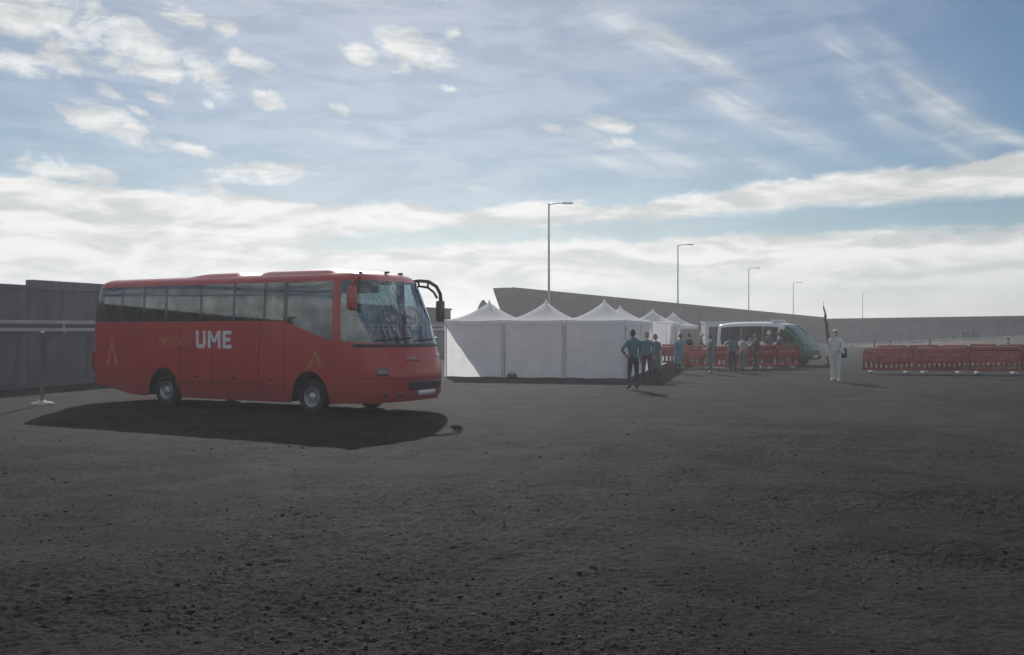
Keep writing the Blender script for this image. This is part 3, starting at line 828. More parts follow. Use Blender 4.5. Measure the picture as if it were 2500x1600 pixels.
    letter([rect(x0, x0 + t_, za, zb_), rect(x1 - t_, x1, za, zb_), [(x0, zb_), (x0 + t_ * 1.1, zb_), (xm + .04, za + .13), (xm - .04, za + .13)], [(x1 - t_ * 1.1, zb_), (x1, zb_), (xm + .04, za + .13), (xm - .04, za + .13)]])
    x0 = -2.55; x1 = -2.28
    letter([rect(x0, x0 + t_, za, zb_), rect(x0 + .01, x1, zb_ - .08, zb_), rect(x0 + .01, x1 - .03, za + .155, za + .235), rect(x0 + .01, x1, za, za + .08)])
    text('EMERGENCIAS', -4.62, -3.53, 1.42, 1.62, ORANGE, 'small_lettering')
    def chevron(xa, xb, z0, z1, t_):
        xm = xa + (xb - xa) * .46; mb = MB()
        y = -1.174
        for xe in (xa, xb):
            s_ = 1 if xe == xb else -1
            pts = [(xm - t_ * .5 * 0, z1), (xe, z0), (xe - s_ * t_ * 1.25, z0), (xm - s_ * 0.004, z1 - (z1 - z0) * .28)]
            mb.prism(pts, y, y - .003 - (.0007 if s_ > 0 else 0))
        mb.build('chevron', ORANGE, bus)
    chevron(-6.52, -6.06, .90, 1.64, .10); chevron(-.06, .42, .98, 1.40, .10)
    # wordmark on the nose, far side
    cu_z = 1.20
    patch('front_sticker', LETTER, 16, 27, 1.21, 1.28, .012, nv=2)
    bus.scale = (1.0, 1.0, BS)
    return bus
make_bus()

# ------------------------------------------------------------------ van
def make_van():
    p = gp(1926, 893); rz = R(-40)
    van = thing('police_van', 'white-roofed van with dark green front and long dark windows, behind red barriers', 'van', p, rz)
    van.location = p + Vector((math.sin(R(40)), math.cos(R(40)), 0)) * .88
    GREEN = mat('dark_green_paint', (.010, .105, .066), .35, var=.15, scale=2, coat=.2)
    # stations: x, sill z, belt z, top z, half width body, half width top   (x = 0 front axle, forward +)
    St = [(-4.0, .45, 1.15, 1.95, .84, .70), (-3.93, .30, 1.15, 2.08, .92, .76), (-3.3, .26, 1.15, 2.16, .95, .78), (-2.0, .24, 1.15, 2.19, .95, .79), (-.9, .24, 1.14, 2.17, .95, .78),
          (-.35, .24, 1.13, 2.08, .95, .75), (0.0, .24, 1.12, 1.86, .94, .72), (.38, .25, 1.10, 1.50, .93, .74), (.62, .26, 1.06, 1.22, .92, .78), (.80, .28, 1.0, 1.10, .88, .80), (.93, .32, .9, .98, .76, .70), (.98, .42, .75, .80, .62, .58)]
    def sec(s):
        x, zs, zb, zt, w, wt = s
        return [(x, -w * .93, zs), (x, -w, zs + .15), (x, -w, (zs + zb) / 2), (x, -w * .985, zb), (x, -(w * .45 + wt * .55), zb + (zt - zb) * .55), (x, -wt, zt - .09 * min(1, (zt - zb))), (x, -wt * .82, zt - .01), (x, -wt * .4, zt + .02), (x, 0, zt + .025)]
    dense = []
    for a, b in zip(St, St[1:]):
        for f in np.linspace(0, 1, 6)[:-1]: dense.append(tuple(a[i] + (b[i] - a[i]) * f for i in range(6)))
    dense.append(St[-1])
    up, lowg, loww = MB(), MB(), MB()
    def quads(mb, S0, S1, k0, k1):
        for sg in (1, -1):
            A = [(x, y * sg, z) for x, y, z in sec(S0)]; B = [(x, y * sg, z) for x, y, z in sec(S1)]
            for k_ in range(k0, k1): mb.face((A[k_], A[k_ + 1], B[k_ + 1], B[k_]))
    for S0, S1 in zip(dense, dense[1:]):
        g = S0[0] >= -.56
        quads(lowg if g else loww, S0, S1, 0, 3)
        quads(up if S0[0] < -.3 else lowg, S0, S1, 3, 8)
    for mb, S0 in ((loww, dense[0]), (lowg, dense[-1])):
        pts = sec(S0); mb.face(pts + [(x, -y, z) for x, y, z in reversed(pts[:-1])])
    up.build('upper_body', WHITE, van, True, weld=True); loww.build('lower_body', WHITE, van, True, weld=True); lowg.build('green_front', GREEN, van, True, weld=True)
    # side and front glass, a few mm proud
    def interp(x):
        for a, b in zip(St, St[1:]):
            if a[0] <= x <= b[0]:
                f = (x - a[0]) / (b[0] - a[0]); return tuple(a[i] + (b[i] - a[i]) * f for i in range(6))
    def side_pane(xs, f0, f1, sg, top=None):
        G = []
        for q in np.linspace(0, 1, 5):
            row = []
            for i, x in enumerate(xs):
                x_, zs, zb, zt, w, wt = interp(x); c = [(w * .985, zb), (w * .45 + wt * .55, zb + (zt - zb) * .55), (wt, zt - .09 * min(1, zt - zb))]
                lo, hi = f0, (f1[i] if isinstance(f1, list) else f1); f = lo + (hi - lo) * q
                z = zb + (zt - zb) * f; y = np.interp(z, [v[1] for v in c], [v[0] for v in c])
                row.append((x, sg * (y + .006), z))
            G.append(row)
        return MB().grid(G).build('side_window', GLASS_VAN if sg < 2 else BLACK, van)
    DG = mat('dark_van_glass', (.008, .011, .012), .18, var=.1, spec=.25)
    for sg in (-1, 1):
        for x0, x1 in ((-3.78, -2.62), (-2.59, -1.43), (-1.40, -.60)):
            o = side_pane([x0, (x0 + x1) / 2, x1], .05, .80, sg); o.data.materials[0] = DG
        o = side_pane([-.50, -.3, -.1, .1, .3], .08, [.74, .72, .70, .66, .5], sg); o.data.materials[0] = DG
    # windscreen
    G = []
    for f in np.linspace(.04, .96, 8):
        x = -.28 + .62 * f; s = interp(x); row = []
        for g in np.linspace(-1, 1, 9):
            pts = sec(s); wt = s[5]; zt = s[3]
            y = g * wt * .9; z = np.interp(abs(y), [0, wt * .4, wt * .82, wt], [zt + .025, zt + .02, zt - .01, zt - .09 * min(1, s[3] - s[2])])
            row.append((x + .004, y, z + .006))
        G.append(row)
    WS = mat('pale_green_windscreen', (.05, .09, .07), .12, var=.5, scale=1.5, spec=.6)
    MB().grid(G).build('windscreen', WS, van, True)
    for sg in (-1, 1):
        MB().tube([(-.28, sg * .70, 2.04), (.05, sg * .70, 1.83), (.36, sg * .70, 1.53)], .024, 8).build('windscreen_pillar', GREEN, van, True)
    # wheels
    for x in (0.0, -3.0):
        for sg in (-1, 1):
            y1 = sg * .955; out = sg; y0 = y1 - .2 * out; rr = .33
            wl = MB().lathe([(.19, y0), (.29, y0), (rr, y0 + .04 * out), (rr, y1 - .04 * out), (.30, y1), (.2, y1 - .01 * out), (.19, y1 - .05 * out)], (x, 0, rr), 'Y', 26).build('wheel', RUBBER, van, True)
            MB().lathe([(.20, y1 - .02 * out), (.17, y1 - .045 * out), (.08, y1 - .02 * out), (0, y1 - .01 * out)], (x, 0, rr), 'Y', 26).build('rim', STEEL, wl, True)
            P = [[(x + .41 * math.cos(R(a)), sg * .962, rr + .41 * math.sin(R(a))) for a in np.linspace(0, 180, 15)], [(x + .34 * math.cos(R(a)), sg * .962, rr + .34 * math.sin(R(a))) for a in np.linspace(0, 180, 15)]]
            MB().grid(P).build('wheel_arch', BLACK, van)
    HL = mat('van_headlight', (.55, .56, .58), .2, .6)
    for sg in (-1, 1):
        MB().box((.80, sg * .70, .90), (.22, .30, .16), Matrix.Rotation(R(sg * 20), 3, 'Z'), .05).build('headlight', HL, van, True)
        m = MB().box((.10, sg * 1.05, 1.28), (.10, .20, .24), None, .04).build('mirror_housing', BLACK, van, True)
        MB().tube([(.12, sg * .90, 1.20), (.11, sg * 1.0, 1.22)], .03, 6).build('mirror_arm', BLACK, m)
    MB().box((.95, 0, .68), (.10, 1.05, .18), None, .03).build('grille', BLACK, van)
    MB().box((.97, 0, .42), (.12, 1.45, .20), None, .05).build('bumper', DARKPL, van)
    MB().box((1.035, 0, .46), (.015, .5, .11), None, .004).build('number_plate', WHITE, van)
    MB().box((-.95, 0, 2.25), (.34, 1.10, .12), None, .04).build('light_bar', WHITE, van, True)
    MB().bx(-3.6, .7, -.8, .8, .26, .34).build('chassis', BLACK, van)
make_van()

# ------------------------------------------------------------------ barriers
def make_barrier(lab, group, loc, rz):
    t = thing('plastic_barrier', lab, 'barrier', loc, rz, group)
    L = 1.96
    # moulded red panel: solid upper field, slotted lower field, rounded frame
    MB().box((0, 0, .70), (L - .10, .05, .46), None, .015).build('upper_panel', BARR, t)
    fr = MB()
    fr.tube([(-L / 2, 0, .14), (-L / 2, 0, .90), (-L / 2 + .05, 0, .97), (-L / 2 + .15, 0, 1.0), (L / 2 - .15, 0, 1.0), (L / 2 - .05, 0, .97), (L / 2, 0, .90), (L / 2, 0, .14)], .045, 8)
    fr.build('frame', BARR, t, True)
    MB().box((0, 0, .18), (L - .06, .06, .09), None, .02).build('bottom_rail', BARR, t)
    mb = MB()
    for i in range(9): mb.box((-L / 2 + .20 + i * (L - .40) / 8, 0, .345), (.10, .04, .25), None, .008)
    o = mb.build('slats', BARR, t); o['kind'] = 'stuff'
    MB().box((0, -.031, .78), (L - .40, .008, .10), None, .002).build('reflective_strip', mat('faded_strip', (.40, .10, .085), .5, var=.3, scale=5), t)
    for x in (-.68, .68):
        MB().box((x, 0, .06), (.15, .62, .10), None, .03).build('foot', KERB, t)
    return t
def barriers():
    first = None
    def put(px, d, rz, lab, grp):
        nonlocal first
        if first is None: first = make_barrier(lab, grp, at(px, d), rz); return first
        o = copy_thing(first, at(px, d), rz, lab); o['group'] = grp; return o
    g1 = 'red barriers in a line under the embankment'
    names = ['red plastic barrier at the end of the long row nearest the person in white', 'red plastic barrier second from the person in white in the long row',
             'red plastic barrier third from the person in white in the long row', 'red plastic barrier fourth from the person in white in the long row', 'red plastic barrier fifth from the person in white in the long row']
    A, B = gp(2108, 912), gp(2500, 915); d = (B - A).normalized(); rz = math.atan2(d.y, d.x)
    for i in range(5):
        p = A + d * (1.0 + 2.06 * i)
        o = put(CX + p.x / p.y * F, p.y, rz + R((-4, 3, -2, 4, 0)[i]), names[i], g1)
    g2 = 'red barriers in the second row behind'
    A = at(2140, 44.5); B = at(2600, 50.0); d = (B - A).normalized(); rz = math.atan2(d.y, d.x)
    nb = ['red plastic barrier in the row behind, its end nearest the person in white', 'red plastic barrier in the row behind, second from the person in white', 'red plastic barrier in the row behind, third from the person in white',
          'red plastic barrier in the row behind, fourth from the person in white', 'red plastic barrier in the row behind, fifth from the person in white']
    for i in range(5):
        p = A + d * (1.0 + 2.05 * i); put(CX + p.x / p.y * F, p.y, rz + R((1, -2, 1, 0, 2)[i]), nb[i], g2)
    g3 = 'red barriers between the tents and the van'
    for px, dd, a, lab in ((1632, 47.5, 10, 'red plastic barrier beside the far tent, just past the pair of people'), (1697, 43.6, -32, 'red plastic barrier turned sideways behind the person in the blue gown'),
                           (1782, 42.8, 4, 'red plastic barrier in front of the middle of the van'), (1843, 43.3, -10, 'red plastic barrier in front of the van, by the person with light sleeves'), (1897, 43.9, -6, 'red plastic barrier right beside the front wheel of the van')):
        put(px, dd, R(a), lab, g3)
barriers()

# ------------------------------------------------------------------ banner by the van
def banner():
    p = at(2022, 47.0)
    t = thing('furled_banner', 'slim dark furled banner on a leaning pole between van and person in white', 'banner', p, 0)
    MB().lathe([(.22, 0), (.22, .05), (.05, .08), (.04, .2), (0, .2)], n=14).build('base', DARKPL, t, True)
    MB().tube([(0, 0, .1), (-.06, 0, 1.6), (-.17, 0, 2.6), (-.26, 0, 3.25)], [.022, .02, .014, .008], 8).build('pole', DARKPL, t, True)
    CL = mat('dark_flag_cloth', (.03, .05, .05), .9, var=.4, scale=6)
    mb = MB(); pts = []; rad = []
    for i in range(15):
        f = i / 14; z = 1.25 + 1.75 * f
        pts.append((np.interp(z, [.1, 1.6, 2.6, 3.25], [0, -.06, -.17, -.26]) + .04 * (1 - f) + .02 * math.sin(i * 1.3), 0, z)); rad.append(.09 * (1 - f) ** .7 + .016 + .012 * math.sin(i * 2.1))
    mb.tube(pts, rad, 9); mb.build('cloth', CL, t, True)
banner()

# ------------------------------------------------------------------ people
SKIN = mat('skin', (.36, .20, .14), .6, var=.1)
def person(name, lab, loc, yaw, h, top, legs, shoes, hair, armL='down', armR='down', hood=False, gown=None, cap=None, bare=True, sit=False, lean=0.0, stance=.11, bulk=1.0):
    s = h / 1.80
    root = thing('person', lab, 'person', loc, yaw, 'people standing about the tents and van')
    J = {}
    J['pel'] = (0, 0, .96); J['sp'] = (0, .01 + lean * .12, 1.14); J['ch'] = (0, .0 + lean * .3, 1.34); J['nk'] = (0, .01 + lean * .45, 1.50); J['hb'] = (0, .025 + lean * .5, 1.57)
    arms = {'down': ((.25, -.03, 1.17), (.27, .05, .92)), 'hip': ((.42, -.10, 1.20), (.21, .06, 1.03)), 'raise': ((.28, .16, 1.22), (.18, .38, 1.36)), 'fwd': ((.27, .10, 1.18), (.20, .34, 1.08)), 'wave': ((.34, .06, 1.30), (.30, .22, 1.52))}
    for sd, sg, a in (('l', -1, armL), ('r', 1, armR)):
        e, w_ = arms[a]
        J['sh' + sd] = (sg * .185, lean * .38, 1.44); J['el' + sd] = (sg * e[0], e[1] + lean * .3, e[2]); J['wr' + sd] = (sg * w_[0], w_[1] + lean * .3, w_[2])
        J['hp' + sd] = (sg * .095, 0, .90)
        J['kn' + sd] = (sg * (stance + .005), .03 if sd == 'l' else .0, .50); J['an' + sd] = (sg * (stance + .02), -.03 if sd == 'l' else -.01, .10); J['to' + sd] = (sg * (stance + .05), .13, .045)
    if sit:
        for sd, sg in (('l', -1), ('r', 1)):
            J['kn' + sd] = (sg * .14, .44, .93); J['an' + sd] = (sg * .15, .44, .52); J['to' + sd] = (sg * .16, .60, .47)
    rad = {'pel': (.155, .115), 'sp': (.145, .105), 'ch': (.165, .115), 'nk': (.062, .062), 'hb': (.058, .06), 'sh': (.075, .075), 'el': (.05, .05), 'wr': (.034, .034), 'hp': (.10, .105), 'kn': (.068, .07), 'an': (.052, .055), 'to': (.05, .04)}
    bones = [('pel', 'sp', 'top'), ('sp', 'ch', 'top'), ('ch', 'nk', 'top'), ('nk', 'hb', 'top' if hood else 'skin')]
    for sd in 'lr': bones += [('ch', 'sh' + sd, 'top'), ('sh' + sd, 'el' + sd, 'top'), ('el' + sd, 'wr' + sd, 'fore'), ('pel', 'hp' + sd, 'legs'), ('hp' + sd, 'kn' + sd, 'legs'), ('kn' + sd, 'an' + sd, 'legs'), ('an' + sd, 'to' + sd, 'shoes')]
    names = list(J); idx = {n_: i for i, n_ in enumerate(names)}
    me = bpy.data.meshes.new('skeleton'); me.from_pydata([J[n_] for n_ in names], [(idx[a], idx[b]) for a, b, _ in bones], [])
    ob = bpy.data.objects.new('skeleton', me); COL.objects.link(ob)
    md = ob.modifiers.new('Skin', 'SKIN'); md.use_smooth_shade = True
    sd_ = ob.modifiers.new('Sub', 'SUBSURF'); sd_.levels = 1; sd_.render_levels = 1
    for i, n_ in enumerate(names):
        key = n_ if n_ in rad else n_[:2]; v = me.skin_vertices[0].data[i]; v.radius = [q * (bulk if key in ('pel', 'sp', 'ch', 'sh', 'el', 'hp', 'kn', 'an') else 1) for q in rad[key]]; v.use_root = (n_ == 'pel')
    bpy.context.view_layer.update()
    em = bpy.data.meshes.new_from_object(ob.evaluated_get(bpy.context.evaluated_depsgraph_get()))
    bpy.data.objects.remove(ob); bpy.data.meshes.remove(me)
    slots = {'top': 0, 'fore': 1, 'legs': 2, 'shoes': 3, 'skin': 4}
    BV = [(Vector(J[a]), Vector(J[b]), slots[c]) for a, b, c in bones]
    bm = bmesh.new(); bm.from_mesh(em); bpy.data.meshes.remove(em)
    for f in bm.faces:
        c = f.calc_center_median(); best = None
        for a, b, m_ in BV:
            ab = b - a; t_ = max(0, min(1, (c - a).dot(ab) / ab.length_squared)); d_ = (c - a - ab * t_).length
            if best is None or d_ < best[0]: best = (d_, m_)
        f.material_index = best[1]; f.smooth = True
    # hands: palm and five fingers, joined to the same mesh
    hm = MB(); 
    for sd, sg in (('l', -1), ('r', 1)):
        w_ = Vector(J['wr' + sd]); e = Vector(J['el' + sd]); d_ = (w_ - e).normalized()
        side = d_.cross(Vector((0, 1, 0)) if abs(d_.y) < .8 else Vector((0, 0, 1))).normalized(); nrm = side.cross(d_).normalized()
        hm.tube([w_ - d_ * .02, w_ + d_ * .04, w_ + d_ * .095], [.030, .042, .038], 8, flat=.55)
        for q in range(4):
            o_ = (q - 1.5) * .021; ln = (.060, .075, .078, .066)[q]; b0 = w_ + d_ * .088 + side * o_
            hm.tube([b0, b0 + d_ * ln * .5 + nrm * .008, b0 + d_ * ln * .85 + nrm * .026], [.0095, .009, .007], 6)
        b0 = w_ + d_ * .03 + side * .034; hm.tube([b0, b0 + side * .028 + d_ * .03, b0 + side * .036 + d_ * .065 + nrm * .01], [.012, .011, .008], 6)
    for f in hm.b.faces: f.material_index = 4; f.smooth = True
    tmp = bpy.data.meshes.new('tmp'); hm.b.to_mesh(tmp); hm.b.free(); bm.from_mesh(tmp); bpy.data.meshes.remove(tmp)
    # head with brow, nose, chin and ears
    hb = Vector(J['hb']); hc = hb + Vector((0, .025, .115))
    r = bmesh.ops.create_uvsphere(bm, u_segments=18, v_segments=14, radius=1.0); hv = set(r['verts'])
    for v in r['verts']:
        p_ = v.co.copy(); x, y, z = p_
        jaw = 1 - .28 * max(0, -z) ** 1.2
        nose_ = .022 * math.exp(-((x / .16) ** 2) - ((z + .12) / .22) ** 2) if y > 0 else 0
        eye = -.008 * math.exp(-(((abs(x) - .38) / .18) ** 2) - ((z - .05) / .13) ** 2) if y > 0 else 0
        ear = .018 * math.exp(-((y + .05) / .18) ** 2 - ((z + .02) / .28) ** 2) * (1 if abs(x) > .8 else 0)
        v.co = hc + Vector((x * .076 * jaw + math.copysign(ear, x), y * .098 * (jaw if y > 0 else 1) + nose_ + eye, z * .118))
    for f in bm.faces:
        if f.verts[0] in hv: f.material_index = 4; f.smooth = True
    for v in bm.verts: v.co *= s
    if sit:
        for v in bm.verts: v.co.z -= .45 * s
    bmesh.ops.recalc_face_normals(bm, faces=bm.faces)
    bmn = bpy.data.meshes.new('body'); bm.to_mesh(bmn); bm.free()
    for m_ in (top, SKIN if bare else top, legs, shoes, SKIN): bmn.materials.append(m_)
    body = bpy.data.objects.new('body', bmn); COL.objects.link(body); body.parent = root
    dz = -.45 * s if sit else 0
    def headcap(nm, m_, grow, zcut, ycut):
        mb = MB(); r2 = bmesh.ops.create_uvsphere(mb.b, u_segments=18, v_segments=12, radius=1.0)
        for v in r2['verts']:
            x, y, z = v.co; v.co = (hc + Vector((x * (.078 + grow), y * (.10 + grow) - .006, z * (.12 + grow) + .008))) * s + Vector((0, 0, dz))
        kill = [v for v in mb.b.verts if (v.co.z - dz) < (hc.z + zcut) * s and (v.co.y > (hc.y + ycut) * s or (v.co.z - dz) < (hc.z - .07) * s)]
        bmesh.ops.delete(mb.b, geom=kill, context='VERTS')
        return mb.build(nm, m_, root, True)
    if hood:
        headcap('hood', top, .018, .075, .06)
        MB().box(((hc + Vector((0, .094, -.045))) * s), (.10 * s, .05 * s, .075 * s), None, .02).build('face_mask', WHITE, root, True)
    else:
        headcap('hair', hair, .007, .055, -.02)
    if cap: headcap('cap', cap, .016, .045, .2)
    if gown:
        prof = [(.19, .46), (.185, .7), (.175, .95), (.17, 1.12), (.185, 1.30), (.155, 1.43), (.08, 1.50)]
        mb = MB(); rings = []
        for r_, z in prof:
            ring = []
            for j in range(24):
                a = 2 * math.pi * j / 24; q = 1 + (.05 * math.sin(a * 5 + z * 3) if z < 1 else 0)
                ring.append(mb.b.verts.new((r_ * q * 1.12 * math.cos(a) * s, (r_ * q * .86 * math.sin(a) + .01) * s, z * s)))
            rings.append(ring)
        for A, B in zip(rings, rings[1:]):
            for j in range(24): mb.b.faces.new((A[j], A[(j + 1) % 24], B[(j + 1) % 24], B[j]))
        mb.build('gown', gown, root, True)
    return root

TEAL = mat('teal_cloth', (.045, .165, .185), .85, var=.2, scale=8, bump=.2, bscale=14)
SLATE = mat('slate_cloth', (.085, .125, .145), .85, var=.2, scale=8, bump=.2, bscale=14)
NAVY = mat('navy_cloth', (.018, .026, .060), .85, var=.25, scale=8, bump=.2, bscale=14)
BLUEG = mat('pale_blue_gown', (.13, .27, .36), .85, var=.15, scale=8, bump=.2, bscale=14)
GRNG = mat('grey_green_scrubs', (.09, .19, .18), .85, var=.15, scale=8, bump=.2, bscale=14)
WSUIT = mat('white_coverall', (.66, .68, .66), .8, var=.1, scale=5, bump=.35, bscale=9)
DGREEN = mat('dark_green_cloth', (.025, .060, .045), .85, var=.2, scale=8, bump=.2, bscale=14)
SHOE = mat('black_shoes', (.015, .015, .017), .6)
HAIRD = mat('dark_hair', (.012, .010, .012), .7, var=.3, scale=30)
HAIRG = mat('grey_hair', (.42, .42, .42), .8, var=.2, scale=30)
CAPB = mat('white_cap', (.62, .63, .63), .8)
LSLEEVE = mat('pale_sleeve_cloth', (.36, .42, .43), .85, var=.15, scale=8)

def people():
    person('person', 'person in teal shirt and navy trousers with one hand on the hip', gp(1546, 952), R(18), 1.82, TEAL, NAVY, SHOE, HAIRD, 'hip', 'down')
    person('person', 'person in dark teal jacket walking close beside a person in a slate coat', gp(1579, 930), R(170), 1.72, TEAL, NAVY, SHOE, HAIRD, 'down', 'down', bulk=1.12, bare=False)
    person('person', 'person in slate grey long coat standing close to the person in dark teal', gp(1602, 926), R(120), 1.64, SLATE, NAVY, SHOE, HAIRD, 'down', 'down', gown=SLATE, bulk=1.12)
    person('person', 'person in pale blue gown leaning forward beside the sideways red barrier', gp(1655, 912), R(-60), 1.64, BLUEG, NAVY, SHOE, HAIRD, 'fwd', 'down', gown=BLUEG, lean=.25)
    person('person', 'grey-haired person behind the red barrier next to the person in scrubs', at(1711, 45.0), R(-100), 1.66, SLATE, NAVY, SHOE, HAIRG, 'fwd', 'down', cap=CAPB)
    person('person', 'person in grey green scrubs and pale apron standing before the white cabin', gp(1736, 913), R(80), 1.62, GRNG, GRNG, SHOE, HAIRD, 'fwd', 'down', gown=GRNG)
    person('person', 'person in navy sitting low behind the red barrier in front of the van', at(1763, 45.2), R(-70), 1.70, NAVY, NAVY, SHOE, HAIRD, 'fwd', 'fwd', sit=True)
    person('person', 'person with pale sleeves raising both arms in front of the van windows', gp(1812, 908), R(-75), 1.60, LSLEEVE, GRNG, SHOE, HAIRD, 'raise', 'wave', bare=False)
    person('person', 'person in white cap and grey jacket beside the van door, behind a barrier', at(1876, 45.0), R(-160), 1.74, SLATE, NAVY, SHOE, HAIRD, 'down', 'fwd', cap=CAPB)
    person('person', 'person in black hair and navy jacket half hidden behind the sideways barrier', at(1683, 45.6), R(40), 1.62, NAVY, NAVY, SHOE, HAIRD, 'down', 'down', bulk=1.1)
    person('person', 'person in dark green uniform walking past the van windows', gp(1846, 905), R(100), 1.66, DGREEN, DGREEN, SHOE, HAIRD, 'down', 'fwd', bulk=1.08, bare=False)
    person('person', 'person in dark green uniform by the van headlight, turned to the tents', at(1905, 45.1), R(60), 1.68, DGREEN, DGREEN, SHOE, HAIRD, 'fwd', 'down', bulk=1.1, bare=False)
    person('person', 'person in teal scrubs facing away between the cabin and the raised arms', gp(1788, 909), R(10), 1.64, GRNG, NAVY, SHOE, HAIRD, 'hip', 'down', bulk=1.06)
    w = person('person', 'person in hooded white coverall standing alone by the red barrier row', gp(2040, 933), R(150), 1.80, WSUIT, WSUIT, WSUIT, HAIRD, 'fwd', 'down', hood=True, bare=False, stance=.075, bulk=1.2)
    # chair for the seated person
    p = at(1763, 45.2)
    t = thing('folding_chair', 'dark folding chair behind the red barrier, under the sitting person in navy', 'chair', p, R(-70))
    MB().bx(-.21, .21, -.16, .28, .41, .435, .01).build('seat', DARKPL, t)
    MB().box((0, -.20, .68), (.42, .03, .28), Matrix.Rotation(R(8), 3, 'X'), .01).build('backrest', DARKPL, t)
    for x in (-.2, .2):
        MB().tube([(x, -.17, .8), (x, .24, 0)], .012, 6).build('leg', GALV, t); MB().tube([(x, .2, .42), (x, -.22, 0)], .012, 6).build('leg', GALV, t)
    # dark shoulder bag beside the person in white
    q = gp(2058, 931)
    b = thing('shoulder_bag', 'dark bag with a pale patch hanging at the side of the person in white', 'bag', q + Vector((0, .05, .82)), R(10))
    mb = MB(); mb.box((0, 0, .17), (.30, .14, .36), None, .05); mb.build('body', DARKPL, b, True)
    MB().tube([(-.11, 0, .32), (-.20, 0, .55), (-.24, 0, .62), (-.16, .02, .50), (.11, 0, .32)], .014, 6).build('strap', BLACK, b, True)
    MB().box((-.02, -.078, .22), (.11, .012, .11), None, .005).build('patch', WHITE, b)
people()

# ------------------------------------------------------------------ rough gravel in front of the camera
def vnoise(x, y, seed):
    rs = np.random.RandomState(seed); T = rs.rand(512, 512).astype(np.float32)
    xi, yi = np.floor(x).astype(np.int64), np.floor(y).astype(np.int64); fx, fy = (x - xi), (y - yi)
    fx = fx * fx * (3 - 2 * fx); fy = fy * fy * (3 - 2 * fy)
    a = T[xi % 512, yi % 512]; b = T[(xi + 1) % 512, yi % 512]; c = T[xi % 512, (yi + 1) % 512]; d = T[(xi + 1) % 512, (yi + 1) % 512]
    return (a * (1 - fx) + b * fx) * (1 - fy) + (c * (1 - fx) + d * fx) * fy
def rough(x, y):
    """height of the rough gravel, metres"""
    rx, ry = x * .8 - y * .6, x * .6 + y * .8
    z = .020 * (vnoise(x * 1.3, y * 1.3, 1) - .5) + .018 * (vnoise(rx * 4.1, ry * 4.1, 2) - .5)
    wear = .45 + .9 * np.clip((vnoise(x * .55 + 9, y * .8, 8) - .3) / .4, 0, 1)
    z = z + wear * .016 * (np.abs(2 * vnoise(x * 13 + 3, y * 13, 3) - 1) - .5)
    z = z + wear * .014 * (vnoise(rx * 27, ry * 27, 4) - .5) + wear * .010 * (vnoise(x * 55, y * 55, 5) - .5)
    return z * .8
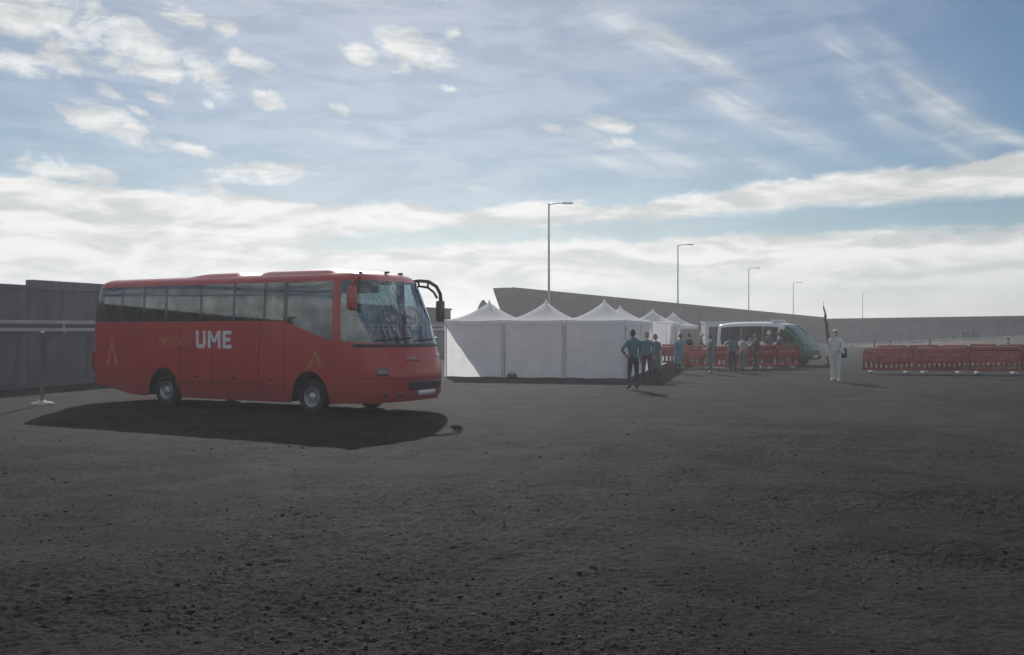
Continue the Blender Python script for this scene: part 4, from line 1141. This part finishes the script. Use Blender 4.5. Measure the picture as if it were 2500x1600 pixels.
def gravel():
    ds = [4.4]
    while ds[-1] < 24: ds.append(ds[-1] + .011 * (ds[-1] / 5) ** 1.75)
    d = np.array(ds, np.float64); nr = len(d); nc = 640
    u = np.linspace(-.60, .60, nc)
    Y = np.repeat(d[:, None], nc, 1); X = u[None] * (Y + 1.0)
    fade = np.clip((24 - Y) / 9, 0, 1) * np.clip((.60 - np.abs(u))[None] / .03, 0, 1) * np.clip((Y - 4.4) / .15, 0, 1)
    Z = .004 + (rough(X, Y) + .030) * fade - .03 * (fade <= 0)
    co = np.stack([X, Y, Z], -1).reshape(-1, 3)
    q = (np.arange(nr - 1)[:, None] * nc + np.arange(nc - 1)[None]).reshape(-1)
    F4 = np.stack([q, q + 1, q + nc + 1, q + nc], 1)
    me = bpy.data.meshes.new('gravel')
    me.vertices.add(len(co)); me.vertices.foreach_set('co', co.astype(np.float32).ravel())
    me.loops.add(F4.size); me.loops.foreach_set('vertex_index', F4.astype(np.int32).ravel())
    me.polygons.add(len(F4)); me.polygons.foreach_set('loop_start', np.arange(0, F4.size, 4, dtype=np.int32))
    me.update(); me.validate(); me.materials.append(GROUND)
    me.polygons.foreach_set('use_smooth', np.ones(len(F4), bool))
    o = bpy.data.objects.new('gravel', me); COL.objects.link(o); o['kind'] = 'stuff'; o['label'] = 'rough dark gravel covering the near part of the yard'; o['category'] = 'gravel'
    # loose stones in drifts
    base = bmesh.new(); bmesh.ops.create_icosphere(base, subdivisions=1, radius=1.0)
    bv = np.array([v.co[:] for v in base.verts]); bf = np.array([[v.index for v in f.verts] for f in base.faces]); base.free()
    M = 60000
    dd = 4.6 + 14.0 * np.random.rand(M) ** 1.7; xx = (np.random.rand(M) * 2 - 1) * .57 * dd
    k_ = vnoise(xx * .9 + 40, dd * 1.1, 11) * .6 + vnoise(xx * 3.1, dd * 3.1, 12) * .4
    keep = np.random.rand(M) < np.clip((k_ - .36) * 2.6, .03, 1)
    dd, xx = dd[keep], xx[keep]; N = len(dd)
    r = np.clip(.0035 * np.exp(.62 * np.random.randn(N)), .0018, .022)
    ang = np.random.rand(N) * 6.28
    sc = np.stack([r * (.7 + .9 * np.random.rand(N)), r * (.7 + .9 * np.random.rand(N)), r * (.40 + .5 * np.random.rand(N))], 1)
    qv = bv[None] * (1 + .5 * (np.random.rand(N, len(bv), 1) - .5)) * sc[:, None, :]
    V = np.zeros((N, len(bv), 3))
    V[..., 0] = qv[..., 0] * np.cos(ang)[:, None] - qv[..., 1] * np.sin(ang)[:, None] + xx[:, None]
    V[..., 1] = qv[..., 0] * np.sin(ang)[:, None] + qv[..., 1] * np.cos(ang)[:, None] + dd[:, None]
    fz = np.clip((24 - dd) / 9, 0, 1)
    V[..., 2] = qv[..., 2] + (.004 + (rough(xx, dd) + .030) * fz + r * .12)[:, None]
    Fc = (bf[None] + (np.arange(N) * len(bv))[:, None, None]).reshape(-1, 3)
    me = bpy.data.meshes.new('loose_stones'); me.from_pydata(V.reshape(-1, 3).tolist(), [], Fc.tolist())
    m = bpy.data.materials.new('loose_stone'); m.use_nodes = True; k = NT(m.node_tree); b = m.node_tree.nodes['Principled BSDF']
    g = m.node_tree.nodes.new('ShaderNodeNewGeometry'); rp = g.outputs['Random Per Island']
    m.node_tree.links.new(k.mixc(k.m('POWER', rp, 2.2), (.010, .0098, .0095, 1), (.085, .080, .074, 1)), b.inputs['Base Color']); b.inputs['Roughness'].default_value = .9; b.inputs['Specular IOR Level'].default_value = .15
    me.materials.append(m)
    o = bpy.data.objects.new('loose_stones', me); COL.objects.link(o); o['kind'] = 'stuff'; o['label'] = 'small loose stones lying in drifts on the dark gravel'; o['category'] = 'stones'
gravel()

# ------------------------------------------------------------------ haze added to stand in for lens glare
if GLARE_HAZE_DENSITY > 0:
    hz = MB().bx(-3100, 3100, -60, 3100, -1.2, 14.0).build('haze', None or mat('glare_haze_blank', (1, 1, 1)))
    m = bpy.data.materials.new('glare_haze'); m.use_nodes = True; t = m.node_tree; t.nodes.clear()
    v = t.nodes.new('ShaderNodeVolumePrincipled'); v.inputs['Color'].default_value = (.93, .95, 1, 1); v.inputs['Density'].default_value = GLARE_HAZE_DENSITY; v.inputs['Anisotropy'].default_value = .55
    o = t.nodes.new('ShaderNodeOutputMaterial'); t.links.new(v.outputs[0], o.inputs['Volume'])
    hz.data.materials.clear(); hz.data.materials.append(m); hz['kind'] = 'stuff'; hz['label'] = 'thin pale haze added over the yard to imitate lens glare'
